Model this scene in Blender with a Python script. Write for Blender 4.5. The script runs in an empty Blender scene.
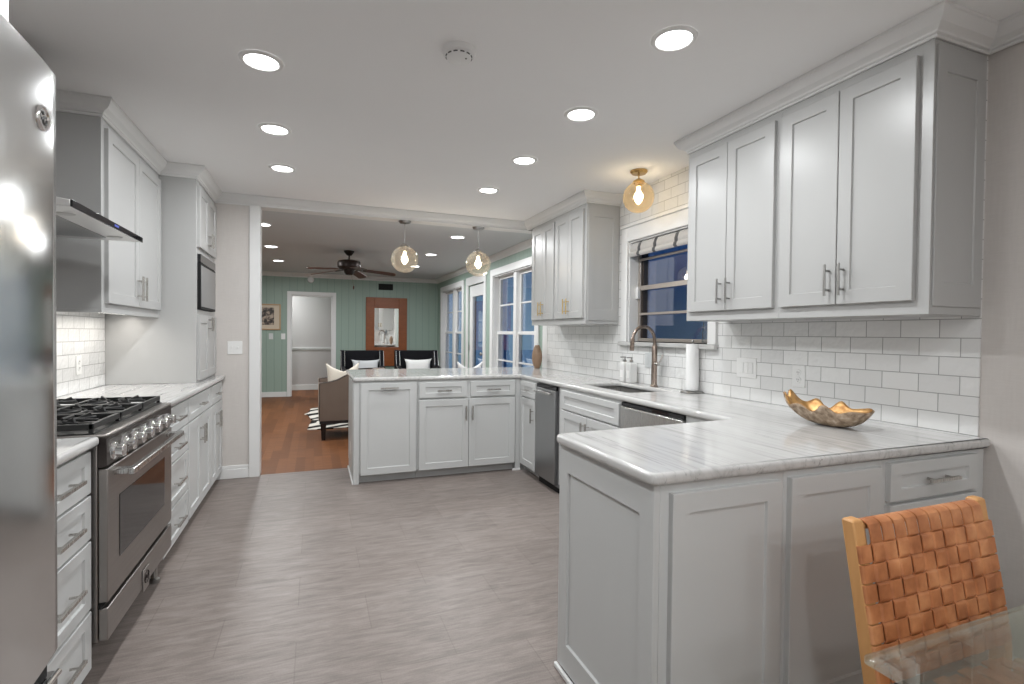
import bpy, bmesh, math, random
from mathutils import Vector, Matrix

random.seed(7)
PI = math.pi
S = bpy.context.scene
COL = S.collection

# ------------------------------------------------------------------ camera
CAM_H, YAW, PITCH, ROLL, FPX = 1.3008, 21.148, -0.9266, 0.6141, 511.3
y_, p_, r_ = map(math.radians, (YAW, PITCH, ROLL))
fw = Vector((math.sin(y_) * math.cos(p_), math.cos(y_) * math.cos(p_), math.sin(p_)))
rt = Vector((math.cos(y_), -math.sin(y_), 0))
up = rt.cross(fw)
r2 = rt * math.cos(r_) + up * math.sin(r_)
u2 = up * math.cos(r_) - rt * math.sin(r_)
cam = bpy.data.cameras.new('camera')
cam.sensor_width = 36.0
cam.lens = FPX / 1024 * 36.0
cam.clip_start = 0.05
camo = bpy.data.objects.new('camera', cam)
COL.objects.link(camo)
M4 = Matrix(((r2.x, u2.x, -fw.x, 0), (r2.y, u2.y, -fw.y, 0), (r2.z, u2.z, -fw.z, CAM_H), (0, 0, 0, 1)))
camo.matrix_world = M4
S.camera = camo

# ------------------------------------------------------------------ world, exposure
S.view_settings.view_transform = 'Standard'
S.view_settings.look = 'None'
S.view_settings.exposure = 0.0
S.view_settings.gamma = 1.0
S.view_settings.use_curve_mapping = False
try:
    S.cycles.use_denoising = True
    S.cycles.max_bounces = 10
    S.cycles.diffuse_bounces = 6
    S.cycles.transparent_max_bounces = 16
    S.cycles.sample_clamp_indirect = 4.0
    S.cycles.caustics_reflective = False
    S.cycles.caustics_refractive = False
except Exception:
    pass
W = bpy.data.worlds.new('dusk'); S.world = W; W.use_nodes = True
wn = W.node_tree.nodes; wl = W.node_tree.links
bg = wn['Background']
wtc = wn.new('ShaderNodeTexCoord'); wsep = wn.new('ShaderNodeSeparateXYZ')
wl.new(wtc.outputs['Generated'], wsep.inputs[0])
wr = wn.new('ShaderNodeValToRGB')
wr.color_ramp.elements[0].position = 0.0; wr.color_ramp.elements[0].color = (0.17, 0.31, 0.52, 1)
wr.color_ramp.elements[1].position = 0.5; wr.color_ramp.elements[1].color = (0.05, 0.12, 0.27, 1)
wl.new(wsep.outputs['Z'], wr.inputs[0]); wl.new(wr.outputs[0], bg.inputs[0])
bg.inputs[1].default_value = 1.0

# lamp powers (W)
P_KITCHEN, P_DINING_FILL, P_LIVING, P_UNDER, P_PENDANT, P_SEMI, P_HALL_FILL = 10.4, 13.5, 22.0, 2.2, 4.0, 3.5, 26.0

# ------------------------------------------------------------------ material helpers
class NT:
    def __init__(self, name):
        self.m = bpy.data.materials.new(name); self.m.use_nodes = True
        self.n = self.m.node_tree.nodes; self.l = self.m.node_tree.links
        self.b = self.n['Principled BSDF']
        self.out = self.n['Material Output']
    def add(self, t, **kw):
        o = self.n.new(t)
        for k, v in kw.items():
            setattr(o, k, v)
        return o
    def link(self, a, b): self.l.new(a, b)
    def set(self, **kw):
        for k, v in kw.items():
            k = {'base': 'Base Color', 'rough': 'Roughness', 'metal': 'Metallic', 'spec': 'Specular IOR Level', 'coat': 'Coat Weight',
                 'coatr': 'Coat Roughness', 'sheen': 'Sheen Weight', 'aniso': 'Anisotropic', 'emis': 'Emission Color', 'emiss': 'Emission Strength'}[k]
            if isinstance(v, tuple) and len(v) == 3: v = v + (1,)
            self.b.inputs[k].default_value = v
        return self
    def coords(self, scale=(1, 1, 1), rot=(0, 0, 0), loc=(0, 0, 0)):
        tc = self.add('ShaderNodeTexCoord'); mp = self.add('ShaderNodeMapping')
        mp.inputs['Scale'].default_value = scale; mp.inputs['Rotation'].default_value = rot; mp.inputs['Location'].default_value = loc
        self.link(tc.outputs['Object'], mp.inputs[0]); return mp.outputs[0]
    def noise(self, vec, scale, detail=3, rough=0.5, dist=0.0):
        n = self.add('ShaderNodeTexNoise'); n.inputs['Scale'].default_value = scale; n.inputs['Detail'].default_value = detail
        n.inputs['Roughness'].default_value = rough; n.inputs['Distortion'].default_value = dist
        if vec is not None: self.link(vec, n.inputs['Vector'])
        return n.outputs['Fac']
    def ramp(self, fac, stops):
        r = self.add('ShaderNodeValToRGB'); e = r.color_ramp.elements
        while len(e) < len(stops): e.new(0.5)
        for i, (p, c) in enumerate(stops):
            e[i].position = p; e[i].color = (c + (1,)) if len(c) == 3 else c
        self.link(fac, r.inputs[0]); return r.outputs[0]
    def mix(self, fac, a, b, mode='MIX'):
        m = self.add('ShaderNodeMix', data_type='RGBA', blend_type=mode)
        for sock, v in ((m.inputs[0], fac), (m.inputs[6], a), (m.inputs[7], b)):
            if hasattr(v, 'is_linked') or hasattr(v, 'links'): self.link(v, sock)
            elif isinstance(v, (int, float)): sock.default_value = v
            else: sock.default_value = tuple(v) + (1,) if len(v) == 3 else v
        return m.outputs[2]
    def bump(self, h, strength=0.2, dist=0.01):
        b = self.add('ShaderNodeBump'); b.inputs['Strength'].default_value = strength; b.inputs['Distance'].default_value = dist
        self.link(h, b.inputs['Height']); self.link(b.outputs[0], self.b.inputs['Normal'])
    def base(self, sock): self.link(sock, self.b.inputs['Base Color'])

MAT = {}
def simple(name, col, rough=0.5, metal=0.0, spec=0.5, **kw):
    t = NT(name).set(base=col, rough=rough, metal=metal, spec=spec, **kw); MAT[name] = t.m; return t

def painted(name, col, rough=0.38, spec=0.4):
    t = NT(name).set(base=col, rough=rough, spec=spec)
    v = t.coords()
    f = t.noise(v, 180, 2); t.bump(f, 0.03, 0.002)
    g = t.noise(v, 1.3, 2)
    t.base(t.mix(g, tuple(c * 0.97 for c in col), tuple(min(1, c * 1.02) for c in col)))
    MAT[name] = t.m
painted('white_paint', (0.435, 0.435, 0.43), 0.32)
painted('grey_paint', (0.545, 0.553, 0.55), 0.36)
painted('trim_paint', (0.76, 0.76, 0.755), 0.35)
painted('ceiling_paint', (0.92, 0.92, 0.92), 0.85, 0.1)
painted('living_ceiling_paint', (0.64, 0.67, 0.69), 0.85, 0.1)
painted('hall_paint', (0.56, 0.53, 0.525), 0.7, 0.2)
painted('plate_white', (0.80, 0.80, 0.79), 0.3)
simple('plate_grey', (0.6, 0.62, 0.62), 0.35)
simple('slot_dark', (0.10, 0.10, 0.10), 0.6)

def wallpaper():
    t = NT('wallpaper').set(rough=0.7, spec=0.2)
    v = t.coords((6, 6, 60)); f = t.noise(v, 3, 4)
    v2 = t.coords((60, 60, 6)); f2 = t.noise(v2, 2, 3)
    c = t.mix(f, (0.56, 0.525, 0.50), (0.66, 0.625, 0.60)); c = t.mix(0.35, c, t.mix(f2, (0.53, 0.50, 0.475), (0.67, 0.64, 0.61)))
    t.base(c); t.bump(f, 0.08, 0.004); MAT['wallpaper'] = t.m
wallpaper()

def subway(name, axis, yoff, zoff=0.915, invert=False):
    """glazed 3x6 inch tiles; the wall runs along world axis 0 (X) or 1 (Y)."""
    t = NT(name).set(rough=0.12, spec=0.5)
    tc = t.add('ShaderNodeTexCoord'); sp = t.add('ShaderNodeSeparateXYZ'); t.link(tc.outputs['Object'], sp.inputs[0])
    cb = t.add('ShaderNodeCombineXYZ')
    a1 = t.add('ShaderNodeMath', operation='ADD'); a1.inputs[1].default_value = -yoff + 20 * 0.1525
    a2 = t.add('ShaderNodeMath', operation='ADD'); a2.inputs[1].default_value = -zoff + 20 * 0.0775
    t.link(sp.outputs[axis], a1.inputs[0]); t.link(sp.outputs[2], a2.inputs[0])
    t.link(a1.outputs[0], cb.inputs[0]); t.link(a2.outputs[0], cb.inputs[1])
    br = t.add('ShaderNodeTexBrick'); br.offset = 0.5; br.squash = 1.0
    br.inputs['Scale'].default_value = 1.0; br.inputs['Brick Width'].default_value = 0.1525; br.inputs['Row Height'].default_value = 0.0775
    br.inputs['Mortar Size'].default_value = 0.0019; br.inputs['Mortar Smooth'].default_value = 0.25; br.inputs['Bias'].default_value = 0.0
    br.inputs['Color1'].default_value = (0.80, 0.80, 0.79, 1); br.inputs['Color2'].default_value = (0.72, 0.72, 0.715, 1)
    br.inputs['Mortar'].default_value = (0.33, 0.33, 0.325, 1)
    t.link(cb.outputs[0], br.inputs['Vector']); t.base(br.outputs['Color'])
    n = t.noise(tc.outputs['Object'], 34, 1); n2 = t.noise(tc.outputs['Object'], 9, 2)
    h = t.add('ShaderNodeMath', operation='ADD'); t.link(n, h.inputs[0]); t.link(n2, h.inputs[1])
    h2 = t.add('ShaderNodeMath', operation='MULTIPLY_ADD'); t.link(br.outputs['Fac'], h2.inputs[0]); h2.inputs[1].default_value = -1.4; t.link(h.outputs[0], h2.inputs[2])
    t.bump(h2.outputs[0], 0.45, 0.006)
    rr = t.ramp(br.outputs['Fac'], [(0, (0.12, 0.12, 0.12)), (1, (0.7, 0.7, 0.7))]); t.link(rr, t.b.inputs['Roughness'])
    MAT[name] = t.m
subway('subway_tile', 1, 2.344 - 0.07625)
subway('subway_tile_range', 1, 3.83)

def quartzite():
    t = NT('quartzite').set(rough=0.14, spec=0.5, coat=0.15, coatr=0.05)
    ang = math.radians(9)
    v = t.coords((9.0, 0.55, 6.0), (0, 0, ang))
    f = t.noise(v, 2.0, 7, 0.64, 1.5)
    c = t.ramp(f, [(0.28, (0.33, 0.325, 0.32)), (0.40, (0.46, 0.455, 0.447)), (0.48, (0.53, 0.525, 0.517)), (0.62, (0.565, 0.56, 0.55)), (0.8, (0.51, 0.505, 0.497))])
    v2 = t.coords((26, 0.8, 12), (0, 0, ang)); f2 = t.noise(v2, 2.2, 5, 0.64, 1.3)
    c2 = t.ramp(f2, [(0.32, (0.50, 0.50, 0.50)), (0.40, (1, 1, 1)), (1, (1, 1, 1))])
    c = t.mix(0.75, c, c2, 'MULTIPLY')
    t.base(c); MAT['quartzite'] = t.m
quartzite()

def floor_tile():
    t = NT('floor_tile').set(rough=0.42, spec=0.35)
    v = t.coords((1.6, 8.0, 1)); f = t.noise(v, 3.2, 7, 0.68, 0.55)
    v2 = t.coords((2, 26, 1)); f2 = t.noise(v2, 4, 4, 0.6)
    v3 = t.coords((60, 90, 1)); f3 = t.noise(v3, 3, 2)
    c = t.ramp(f, [(0.32, (0.105, 0.083, 0.073)), (0.5, (0.225, 0.185, 0.166)), (0.68, (0.335, 0.288, 0.263))])
    c = t.mix(0.45, c, t.ramp(f2, [(0.3, (0.12, 0.097, 0.087)), (0.7, (0.28, 0.241, 0.221))]))
    c = t.mix(0.25, c, t.ramp(f3, [(0.3, (0.12, 0.10, 0.093)), (0.7, (0.28, 0.257, 0.243))]))
    br = t.add('ShaderNodeTexBrick'); br.offset = 0.5; br.inputs['Scale'].default_value = 1
    br.inputs['Brick Width'].default_value = 0.61; br.inputs['Row Height'].default_value = 0.305; br.inputs['Mortar Size'].default_value = 0.0022
    br.inputs['Mortar Smooth'].default_value = 0.3
    br.inputs['Color1'].default_value = (0.93, 0.93, 0.93, 1); br.inputs['Color2'].default_value = (1.06, 1.06, 1.06, 1); br.inputs['Mortar'].default_value = (0.82, 0.81, 0.80, 1)
    t.link(t.coords((1, 1, 1), (0, 0, 0), (10.13, 10.21, 0)), br.inputs['Vector'])
    c = t.mix(1.0, c, br.outputs['Color'], 'MULTIPLY'); t.base(c)
    h = t.add('ShaderNodeMath', operation='SUBTRACT'); t.link(f2, h.inputs[0]); t.link(br.outputs['Fac'], h.inputs[1])
    t.bump(h.outputs[0], 0.12, 0.003); MAT['floor_tile'] = t.m
floor_tile()

def planks(name, cols, w, L, axis_rot=PI / 2, rough=0.3):
    t = NT(name).set(rough=rough, spec=0.15)
    v = t.coords((1, 1, 1), (0, 0, axis_rot), (20, 20, 0))
    br = t.add('ShaderNodeTexBrick'); br.offset = 0.37; br.inputs['Scale'].default_value = 1
    br.inputs['Brick Width'].default_value = L; br.inputs['Row Height'].default_value = w; br.inputs['Mortar Size'].default_value = 0.0009
    br.inputs['Color1'].default_value = (0, 0, 0, 1); br.inputs['Color2'].default_value = (1, 1, 1, 1); br.inputs['Mortar'].default_value = (0.0, 0.0, 0.0, 1)
    t.link(v, br.inputs['Vector'])
    c = t.mix(br.outputs['Color'], cols[0], cols[1])
    g = t.coords((1.5, 40, 1), (0, 0, axis_rot)); f = t.noise(g, 2.5, 5, 0.6, 0.4)
    c = t.mix(t.ramp(f, [(0.3, (0, 0, 0)), (0.75, (0.8, 0.8, 0.8))]), c, cols[2])
    t.base(c); MAT[name] = t.m
planks('oak_floor', ((0.17, 0.068, 0.028), (0.28, 0.115, 0.047), (0.10, 0.036, 0.014)), 0.083, 1.1, PI / 2, 0.5)

def boards():
    t = NT('green_boards').set(rough=0.45, spec=0.35)
    tc = t.add('ShaderNodeTexCoord'); sp = t.add('ShaderNodeSeparateXYZ'); t.link(tc.outputs['Object'], sp.inputs[0])
    ad = t.add('ShaderNodeMath', operation='ADD'); t.link(sp.outputs[0], ad.inputs[0]); t.link(sp.outputs[1], ad.inputs[1])
    md = t.add('ShaderNodeMath', operation='PINGPONG'); md.inputs[1].default_value = 0.07; t.link(ad.outputs[0], md.inputs[0])
    gr = t.ramp(md.outputs[0], [(0.0, (0, 0, 0)), (0.010, (1, 1, 1))])
    t.base(t.mix(gr, (0.245, 0.325, 0.28), (0.31, 0.40, 0.345))); t.bump(gr, 0.5, 0.004)
    MAT['green_boards'] = t.m
boards()

def brushed(name, col, rough=0.28, axis='z', strength=0.05):
    t = NT(name).set(base=col, metal=1.0, rough=rough)
    sc = {'z': (220, 220, 2), 'x': (2, 220, 220), 'y': (220, 2, 220)}[axis]
    f = t.noise(t.coords(sc), 3.0, 2); t.bump(f, strength, 0.0004)
    rr = t.ramp(f, [(0.3, (rough * 0.85,) * 3), (0.7, (rough * 1.2,) * 3)]); t.link(rr, t.b.inputs['Roughness'])
    MAT[name] = t.m
brushed('stainless', (0.60, 0.595, 0.585), 0.26, 'z', 0.0)
brushed('stainless_door', (0.58, 0.58, 0.575), 0.15, 'z', 0.0)
brushed('stainless_warm', (0.34, 0.315, 0.30), 0.36, 'x', 0.0)
brushed('stainless_dark', (0.085, 0.074, 0.07), 0.3, 'x', 0.0)  # dark reflection on the range control panel, put into the colour
brushed('stainless_soft', (0.72, 0.715, 0.71), 0.42, 'z', 0.0)
brushed('stainless_grey', (0.40, 0.405, 0.41), 0.34, 'z', 0.0)
brushed('nickel', (0.56, 0.54, 0.51), 0.25, 'z')
brushed('dark_nickel', (0.36, 0.355, 0.345), 0.3, 'z')
brushed('gold_pull', (0.78, 0.58, 0.28), 0.25, 'z')
brushed('brass', (0.62, 0.40, 0.15), 0.22, 'z')
brushed('champagne_bronze', (0.33, 0.265, 0.225), 0.27, 'z', 0.0)
simple('chrome', (0.85, 0.85, 0.85), 0.06, 1.0)
simple('black_iron', (0.012, 0.012, 0.012), 0.45)
simple('black_plastic', (0.012, 0.012, 0.012), 0.6, 0.0, 0.2)
simple('black_glass', (0.012, 0.012, 0.014), 0.05)
simple('fridge_side', (0.22, 0.22, 0.225), 0.4, 0.3)
simple('gasket', (0.16, 0.16, 0.165), 0.6)
simple('bronze_metal', (0.022, 0.013, 0.010), 0.4, 0.5)
simple('bronze_frame', (0.05, 0.038, 0.032), 0.45, 0.3)
simple('aluminium_frame', (0.47, 0.42, 0.38), 0.35, 0.6)
simple('mirror_glass', (0.88, 0.88, 0.86), 0.02, 1.0)
simple('white_ceramic', (0.74, 0.74, 0.73), 0.22)
simple('black_lacquer', (0.010, 0.008, 0.008), 0.25)
simple('blue_display', (0.02, 0.03, 0.12), 0.2, emis=(0.15, 0.2, 0.9), emiss=0.5)
simple('lens_off', (0.55, 0.55, 0.54), 0.4)
simple('nailhead', (0.75, 0.73, 0.70), 0.25, 1.0)

def fabric(name, c1, c2, scale=300, bump=0.25, sheen=0.2, rough=0.9):
    t = NT(name).set(rough=rough, spec=0.15, sheen=sheen)
    f = t.noise(t.coords(), scale, 2); g = t.noise(t.coords(), 7, 3)
    t.base(t.mix(g, c1, c2)); t.bump(f, bump, 0.002); MAT[name] = t.m
fabric('taupe_fabric', (0.165, 0.125, 0.10), (0.20, 0.155, 0.128))
fabric('piping_fabric', (0.36, 0.28, 0.225), (0.42, 0.33, 0.27))
fabric('black_velvet', (0.006, 0.006, 0.008), (0.012, 0.012, 0.015), sheen=0.05)
fabric('cream_fabric', (0.68, 0.62, 0.53), (0.76, 0.70, 0.62))
fabric('grey_fabric', (0.48, 0.49, 0.51), (0.56, 0.57, 0.58))
fabric('white_fabric', (0.72, 0.72, 0.71), (0.80, 0.80, 0.79))
fabric('paper', (0.78, 0.78, 0.775), (0.82, 0.82, 0.815), 120, 0.15, 0)

def leather():
    t = NT('tan_leather').set(rough=0.42, spec=0.4)
    v = t.coords(); g = t.noise(v, 16, 3); f = t.noise(v, 240, 3)
    t.base(t.ramp(g, [(0.3, (0.33, 0.118, 0.046)), (0.52, (0.48, 0.19, 0.078)), (0.72, (0.62, 0.285, 0.128))])); t.bump(f, 0.1, 0.002); MAT['tan_leather'] = t.m
leather()
def wood(name, a, b, scale=(14, 14, 1.2), rough=0.4):
    t = NT(name).set(rough=rough, spec=0.4)
    f = t.noise(t.coords(scale), 3, 5, 0.6, 0.6); t.base(t.mix(f, a, b)); MAT[name] = t.m
wood('blond_wood', (0.50, 0.245, 0.085), (0.64, 0.35, 0.145))
wood('mirror_wood', (0.17, 0.045, 0.012), (0.33, 0.10, 0.027), (3, 3, 10))
wood('blade_wood', (0.05, 0.018, 0.010), (0.10, 0.036, 0.018), (8, 8, 8))
wood('vase_wood', (0.20, 0.125, 0.08), (0.30, 0.20, 0.13), (4, 4, 30))
wood('picture_frame', (0.42, 0.26, 0.13), (0.52, 0.34, 0.19))

def shell():
    t = NT('shell_outside').set(rough=0.6)
    f = t.noise(t.coords(), 45, 4); t.base(t.ramp(f, [(0.35, (0.20, 0.135, 0.085)), (0.6, (0.42, 0.32, 0.23)), (0.75, (0.55, 0.46, 0.36))])); t.bump(f, 0.5, 0.004); MAT['shell_outside'] = t.m
    t = NT('shell_gold').set(rough=0.42, metal=0.55)
    f = t.noise(t.coords(), 30, 4); t.base(t.ramp(f, [(0.3, (0.36, 0.17, 0.05)), (0.7, (0.70, 0.42, 0.17))])); t.bump(f, 0.35, 0.004); MAT['shell_gold'] = t.m
shell()
def zebra():
    t = NT('zebra_hide').set(rough=0.9, spec=0.1)
    w = t.add('ShaderNodeTexWave'); w.inputs['Scale'].default_value = 1.1; w.inputs['Distortion'].default_value = 5.0; w.inputs['Detail'].default_value = 2
    w.inputs['Detail Scale'].default_value = 0.8; t.link(t.coords((0.8, 2.6, 1), (0, 0, 0.3)), w.inputs['Vector'])
    t.base(t.ramp(w.outputs['Fac'], [(0.52, (0.02, 0.018, 0.016)), (0.57, (0.70, 0.66, 0.60))])); MAT['zebra_hide'] = t.m
zebra()
def shade_cloth():
    t = NT('striped_linen').set(rough=0.9, spec=0.1)
    f = t.noise(t.coords((1, 60, 60)), 4, 3)
    t.base(t.mix(f, (0.40, 0.385, 0.37), (0.54, 0.525, 0.51))); MAT['striped_linen'] = t.m
shade_cloth()
fabric('shade_tape', (0.07, 0.07, 0.075), (0.11, 0.11, 0.11))

def thin_glass(name, tint, fac=0.09, rough=0.0):
    t = NT(name); t.n.remove(t.b)
    tr = t.add('ShaderNodeBsdfTransparent'); tr.inputs[0].default_value = tint + (1,)
    gl = t.add('ShaderNodeBsdfGlossy'); gl.inputs['Roughness'].default_value = rough; gl.inputs[0].default_value = (1, 1, 1, 1)
    lw = t.add('ShaderNodeLayerWeight'); lw.inputs[0].default_value = 0.25
    mp = t.add('ShaderNodeMapRange'); mp.inputs['To Min'].default_value = fac * 0.5; mp.inputs['To Max'].default_value = min(1, fac * 6)
    t.link(lw.outputs['Fresnel'], mp.inputs[0])
    mx = t.add('ShaderNodeMixShader'); t.link(mp.outputs[0], mx.inputs[0]); t.link(tr.outputs[0], mx.inputs[1]); t.link(gl.outputs[0], mx.inputs[2])
    t.link(mx.outputs[0], t.out.inputs[0]); MAT[name] = t.m
thin_glass('window_glass', (0.93, 0.95, 0.97), 0.10)
def globe_glass(name, tint, tr_col, amt):
    thin_glass(name, tint, 0.08)
    m = MAT[name]; n = m.node_tree.nodes; l = m.node_tree.links
    out = n['Material Output']; src = out.inputs[0].links[0].from_socket
    tl_ = n.new('ShaderNodeBsdfTranslucent'); tl_.inputs[0].default_value = tr_col + (1,)
    mx = n.new('ShaderNodeMixShader'); mx.inputs[0].default_value = amt
    l.new(src, mx.inputs[1]); l.new(tl_.outputs[0], mx.inputs[2]); l.new(mx.outputs[0], out.inputs[0])
globe_glass('amber_glass', (0.93, 0.84, 0.68), (1.0, 0.74, 0.45), 0.08)
globe_glass('smoky_glass', (0.94, 0.91, 0.86), (1.0, 0.86, 0.68), 0.06)
thin_glass('table_glass', (0.90, 0.93, 0.88), 0.10)
thin_glass('clear_glass', (0.93, 0.95, 0.95), 0.12)

def emit(name, col, st):
    t = NT(name); t.set(base=(0.8, 0.8, 0.8), emis=col, emiss=st); MAT[name] = t.m
emit('lamp_lens', (1.0, 0.99, 0.98), 12.0)
emit('bulb_glow', (1.0, 0.86, 0.62), 12.0)
emit('strip_glow', (1.0, 0.96, 0.90), 5.0)
def picture():
    t = NT('photo_print').set(rough=0.4)
    v = t.coords((9, 9, 9)); f = t.noise(v, 1.4, 4, 0.6)
    t.base(t.ramp(f, [(0.42, (0.02, 0.016, 0.014)), (0.5, (0.10, 0.075, 0.06)), (0.58, (0.45, 0.36, 0.28))])); MAT['photo_print'] = t.m
picture()
simple('mat_board', (0.62, 0.53, 0.42), 0.8)
painted('porch_paint', (0.26, 0.50, 0.88), 0.7)
simple('porch_dark', (0.05, 0.055, 0.07), 0.8)

# ------------------------------------------------------------------ mesh helpers
class MB:
    def __init__(self): self.bm = bmesh.new()
    def box(self, x0, x1, y0, y1, z0, z1):
        if x0 > x1: x0, x1 = x1, x0
        if y0 > y1: y0, y1 = y1, y0
        if z0 > z1: z0, z1 = z1, z0
        v = [self.bm.verts.new((x, y, z)) for z in (z0, z1) for (x, y) in ((x0, y0), (x1, y0), (x1, y1), (x0, y1))]
        for f in ((3, 2, 1, 0), (4, 5, 6, 7), (0, 1, 5, 4), (1, 2, 6, 5), (2, 3, 7, 6), (3, 0, 4, 7)):
            self.bm.faces.new([v[i] for i in f])
        return self
    def prism(self, poly, axis, a, b):
        """poly: 2D points of the two other axes in order; extruded along axis from a to b."""
        def P(p, t):
            return {'x': (t, p[0], p[1]), 'y': (p[0], t, p[1]), 'z': (p[0], p[1], t)}[axis]
        A = [self.bm.verts.new(P(p, a)) for p in poly]; B = [self.bm.verts.new(P(p, b)) for p in poly]
        n = len(poly)
        self.bm.faces.new(A); self.bm.faces.new(B[::-1])
        for i in range(n): self.bm.faces.new((A[i], B[i], B[(i + 1) % n], A[(i + 1) % n]))
        return self
    def tube(self, pts, r, seg=10, caps=True, closed=False):
        pts = [Vector(p) for p in pts]; n = len(pts); rings = []
        rr = r if isinstance(r, (list, tuple)) else [r] * n
        prev = None
        for i, p in enumerate(pts):
            if closed: t = pts[(i + 1) % n] - pts[i - 1]
            else: t = (pts[min(i + 1, n - 1)] - pts[max(i - 1, 0)])
            t.normalize()
            a = Vector((0, 0, 1)) if abs(t.z) < 0.95 else Vector((1, 0, 0))
            if prev is not None:
                a = prev
            u = t.cross(a)
            if u.length < 1e-5: u = t.cross(Vector((0, 1, 0)))
            u.normalize(); w = u.cross(t); w.normalize(); prev = w
            rings.append([self.bm.verts.new(p + (u * math.cos(2 * PI * k / seg) + w * math.sin(2 * PI * k / seg)) * rr[i]) for k in range(seg)])
        for i in range(n if closed else n - 1):
            a, b = rings[i], rings[(i + 1) % n]
            for k in range(seg): self.bm.faces.new((a[k], a[(k + 1) % seg], b[(k + 1) % seg], b[k]))
        if caps and not closed:
            self.bm.faces.new(rings[0][::-1]); self.bm.faces.new(rings[-1])
        return self
    def cyl(self, p0, p1, r, seg=20): return self.tube([p0, p1], r, seg)
    def lathe(self, prof, seg=32, loc=(0, 0, 0), axis='z'):
        def P(r, h, a):
            c, s = r * math.cos(a), r * math.sin(a)
            q = {'z': (c, s, h), 'y': (c, h, s), 'x': (h, c, s)}[axis]
            return (q[0] + loc[0], q[1] + loc[1], q[2] + loc[2])
        rings = []
        for r, h in prof:
            if r < 1e-6: rings.append([self.bm.verts.new(P(0, h, 0))])
            else: rings.append([self.bm.verts.new(P(r, h, 2 * PI * k / seg)) for k in range(seg)])
        for i in range(len(rings) - 1):
            a, b = rings[i], rings[i + 1]
            for k in range(seg):
                k2 = (k + 1) % seg
                if len(a) == 1 and len(b) == 1: continue
                if len(a) == 1: self.bm.faces.new((a[0], b[k], b[k2]))
                elif len(b) == 1: self.bm.faces.new((a[k], b[0], a[k2]))
                else: self.bm.faces.new((a[k], a[k2], b[k2], b[k]))
        return self
    def rings(self, rings, cap0=True, cap1=True):
        R = [[self.bm.verts.new(p) for p in r] for r in rings]
        n = len(R[0])
        for a, b in zip(R, R[1:]):
            for k in range(n): self.bm.faces.new((a[k], a[(k + 1) % n], b[(k + 1) % n], b[k]))
        if cap0: self.bm.faces.new(R[0][::-1])
        if cap1: self.bm.faces.new(R[-1])
        return self
    def grid(self, P):
        V = [[self.bm.verts.new(p) for p in row] for row in P]
        for i in range(len(V) - 1):
            for j in range(len(V[0]) - 1): self.bm.faces.new((V[i][j], V[i][j + 1], V[i + 1][j + 1], V[i + 1][j]))
        return self
    def build(self, name, mat, parent=None, bevel=0.0, smooth=35, seg=2, solid=0.0, sub=0, kind=None):
        bm = self.bm
        bmesh.ops.recalc_face_normals(bm, faces=bm.faces)
        me = bpy.data.meshes.new(name); bm.to_mesh(me); bm.free()
        if smooth:
            for p in me.polygons: p.use_smooth = True
            me.set_sharp_from_angle(angle=math.radians(smooth))
        me.materials.append(MAT[mat] if isinstance(mat, str) else mat)
        o = bpy.data.objects.new(name, me); COL.objects.link(o)
        if parent is not None: o.parent = parent
        if solid:
            m = o.modifiers.new('solid', 'SOLIDIFY'); m.thickness = solid; m.offset = 0
        if bevel:
            m = o.modifiers.new('bevel', 'BEVEL'); m.width = bevel; m.segments = seg; m.limit_method = 'ANGLE'; m.angle_limit = math.radians(40)
            m.harden_normals = False
        if sub:
            m = o.modifiers.new('sub', 'SUBSURF'); m.levels = sub; m.render_levels = sub
        if kind: o['kind'] = kind
        return o

def tag(o, label, cat, group=None):
    o['label'] = label; o['category'] = cat
    if group: o['group'] = group
    return o
def thing(name, label, cat, loc=(0, 0, 0), rz=0.0, group=None):
    o = bpy.data.objects.new(name, None); COL.objects.link(o)
    o.empty_display_size = 0.1; o.location = loc; o.rotation_euler = (0, 0, rz)
    return tag(o, label, cat, group)
def struct(name, mb, mat, **kw):
    return mb.build(name, mat, kind='structure', **kw)
def copy_tree(o, parent=None):
    c = o.copy(); COL.objects.link(c)
    if parent is not None: c.parent = parent
    for ch in [x for x in bpy.data.objects if x.parent == o]:
        copy_tree(ch, c)
    return c

# ------------------------------------------------------------------ main dimensions (metres)
H, HL = 2.490, 2.470              # kitchen and living room ceilings
XW, XB = 2.444, -1.360            # sink wall tile face, range wall face
YW = 5.070                        # wall with the wide opening
XLR, YFAR = 2.530, 11.10          # living room window wall and far wall
ZC, TC = 0.915, 0.036             # worktop top and thickness
YBK = -3.0

# ------------------------------------------------------------------ room shell
struct('floor', MB().box(-1.5, 2.6, YBK, 5.11, -0.06, 0.0), 'floor_tile')
struct('floor_living', MB().box(-3.0, 2.6, 5.11, YFAR + 2.2, -0.06, -0.002), 'oak_floor')
struct('ceiling', MB().box(-1.5, 2.6, YBK, YW, H, H + 0.08), 'ceiling_paint')
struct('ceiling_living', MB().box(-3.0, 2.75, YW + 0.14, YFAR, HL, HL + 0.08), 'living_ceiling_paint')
struct('wall_left', MB().box(XB - 0.12, XB, YBK, YW, 0, H), 'wallpaper')
struct('wall_back', MB().box(-1.5, 2.6, YBK - 0.1, YBK, 0, H), 'trim_paint')
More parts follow.
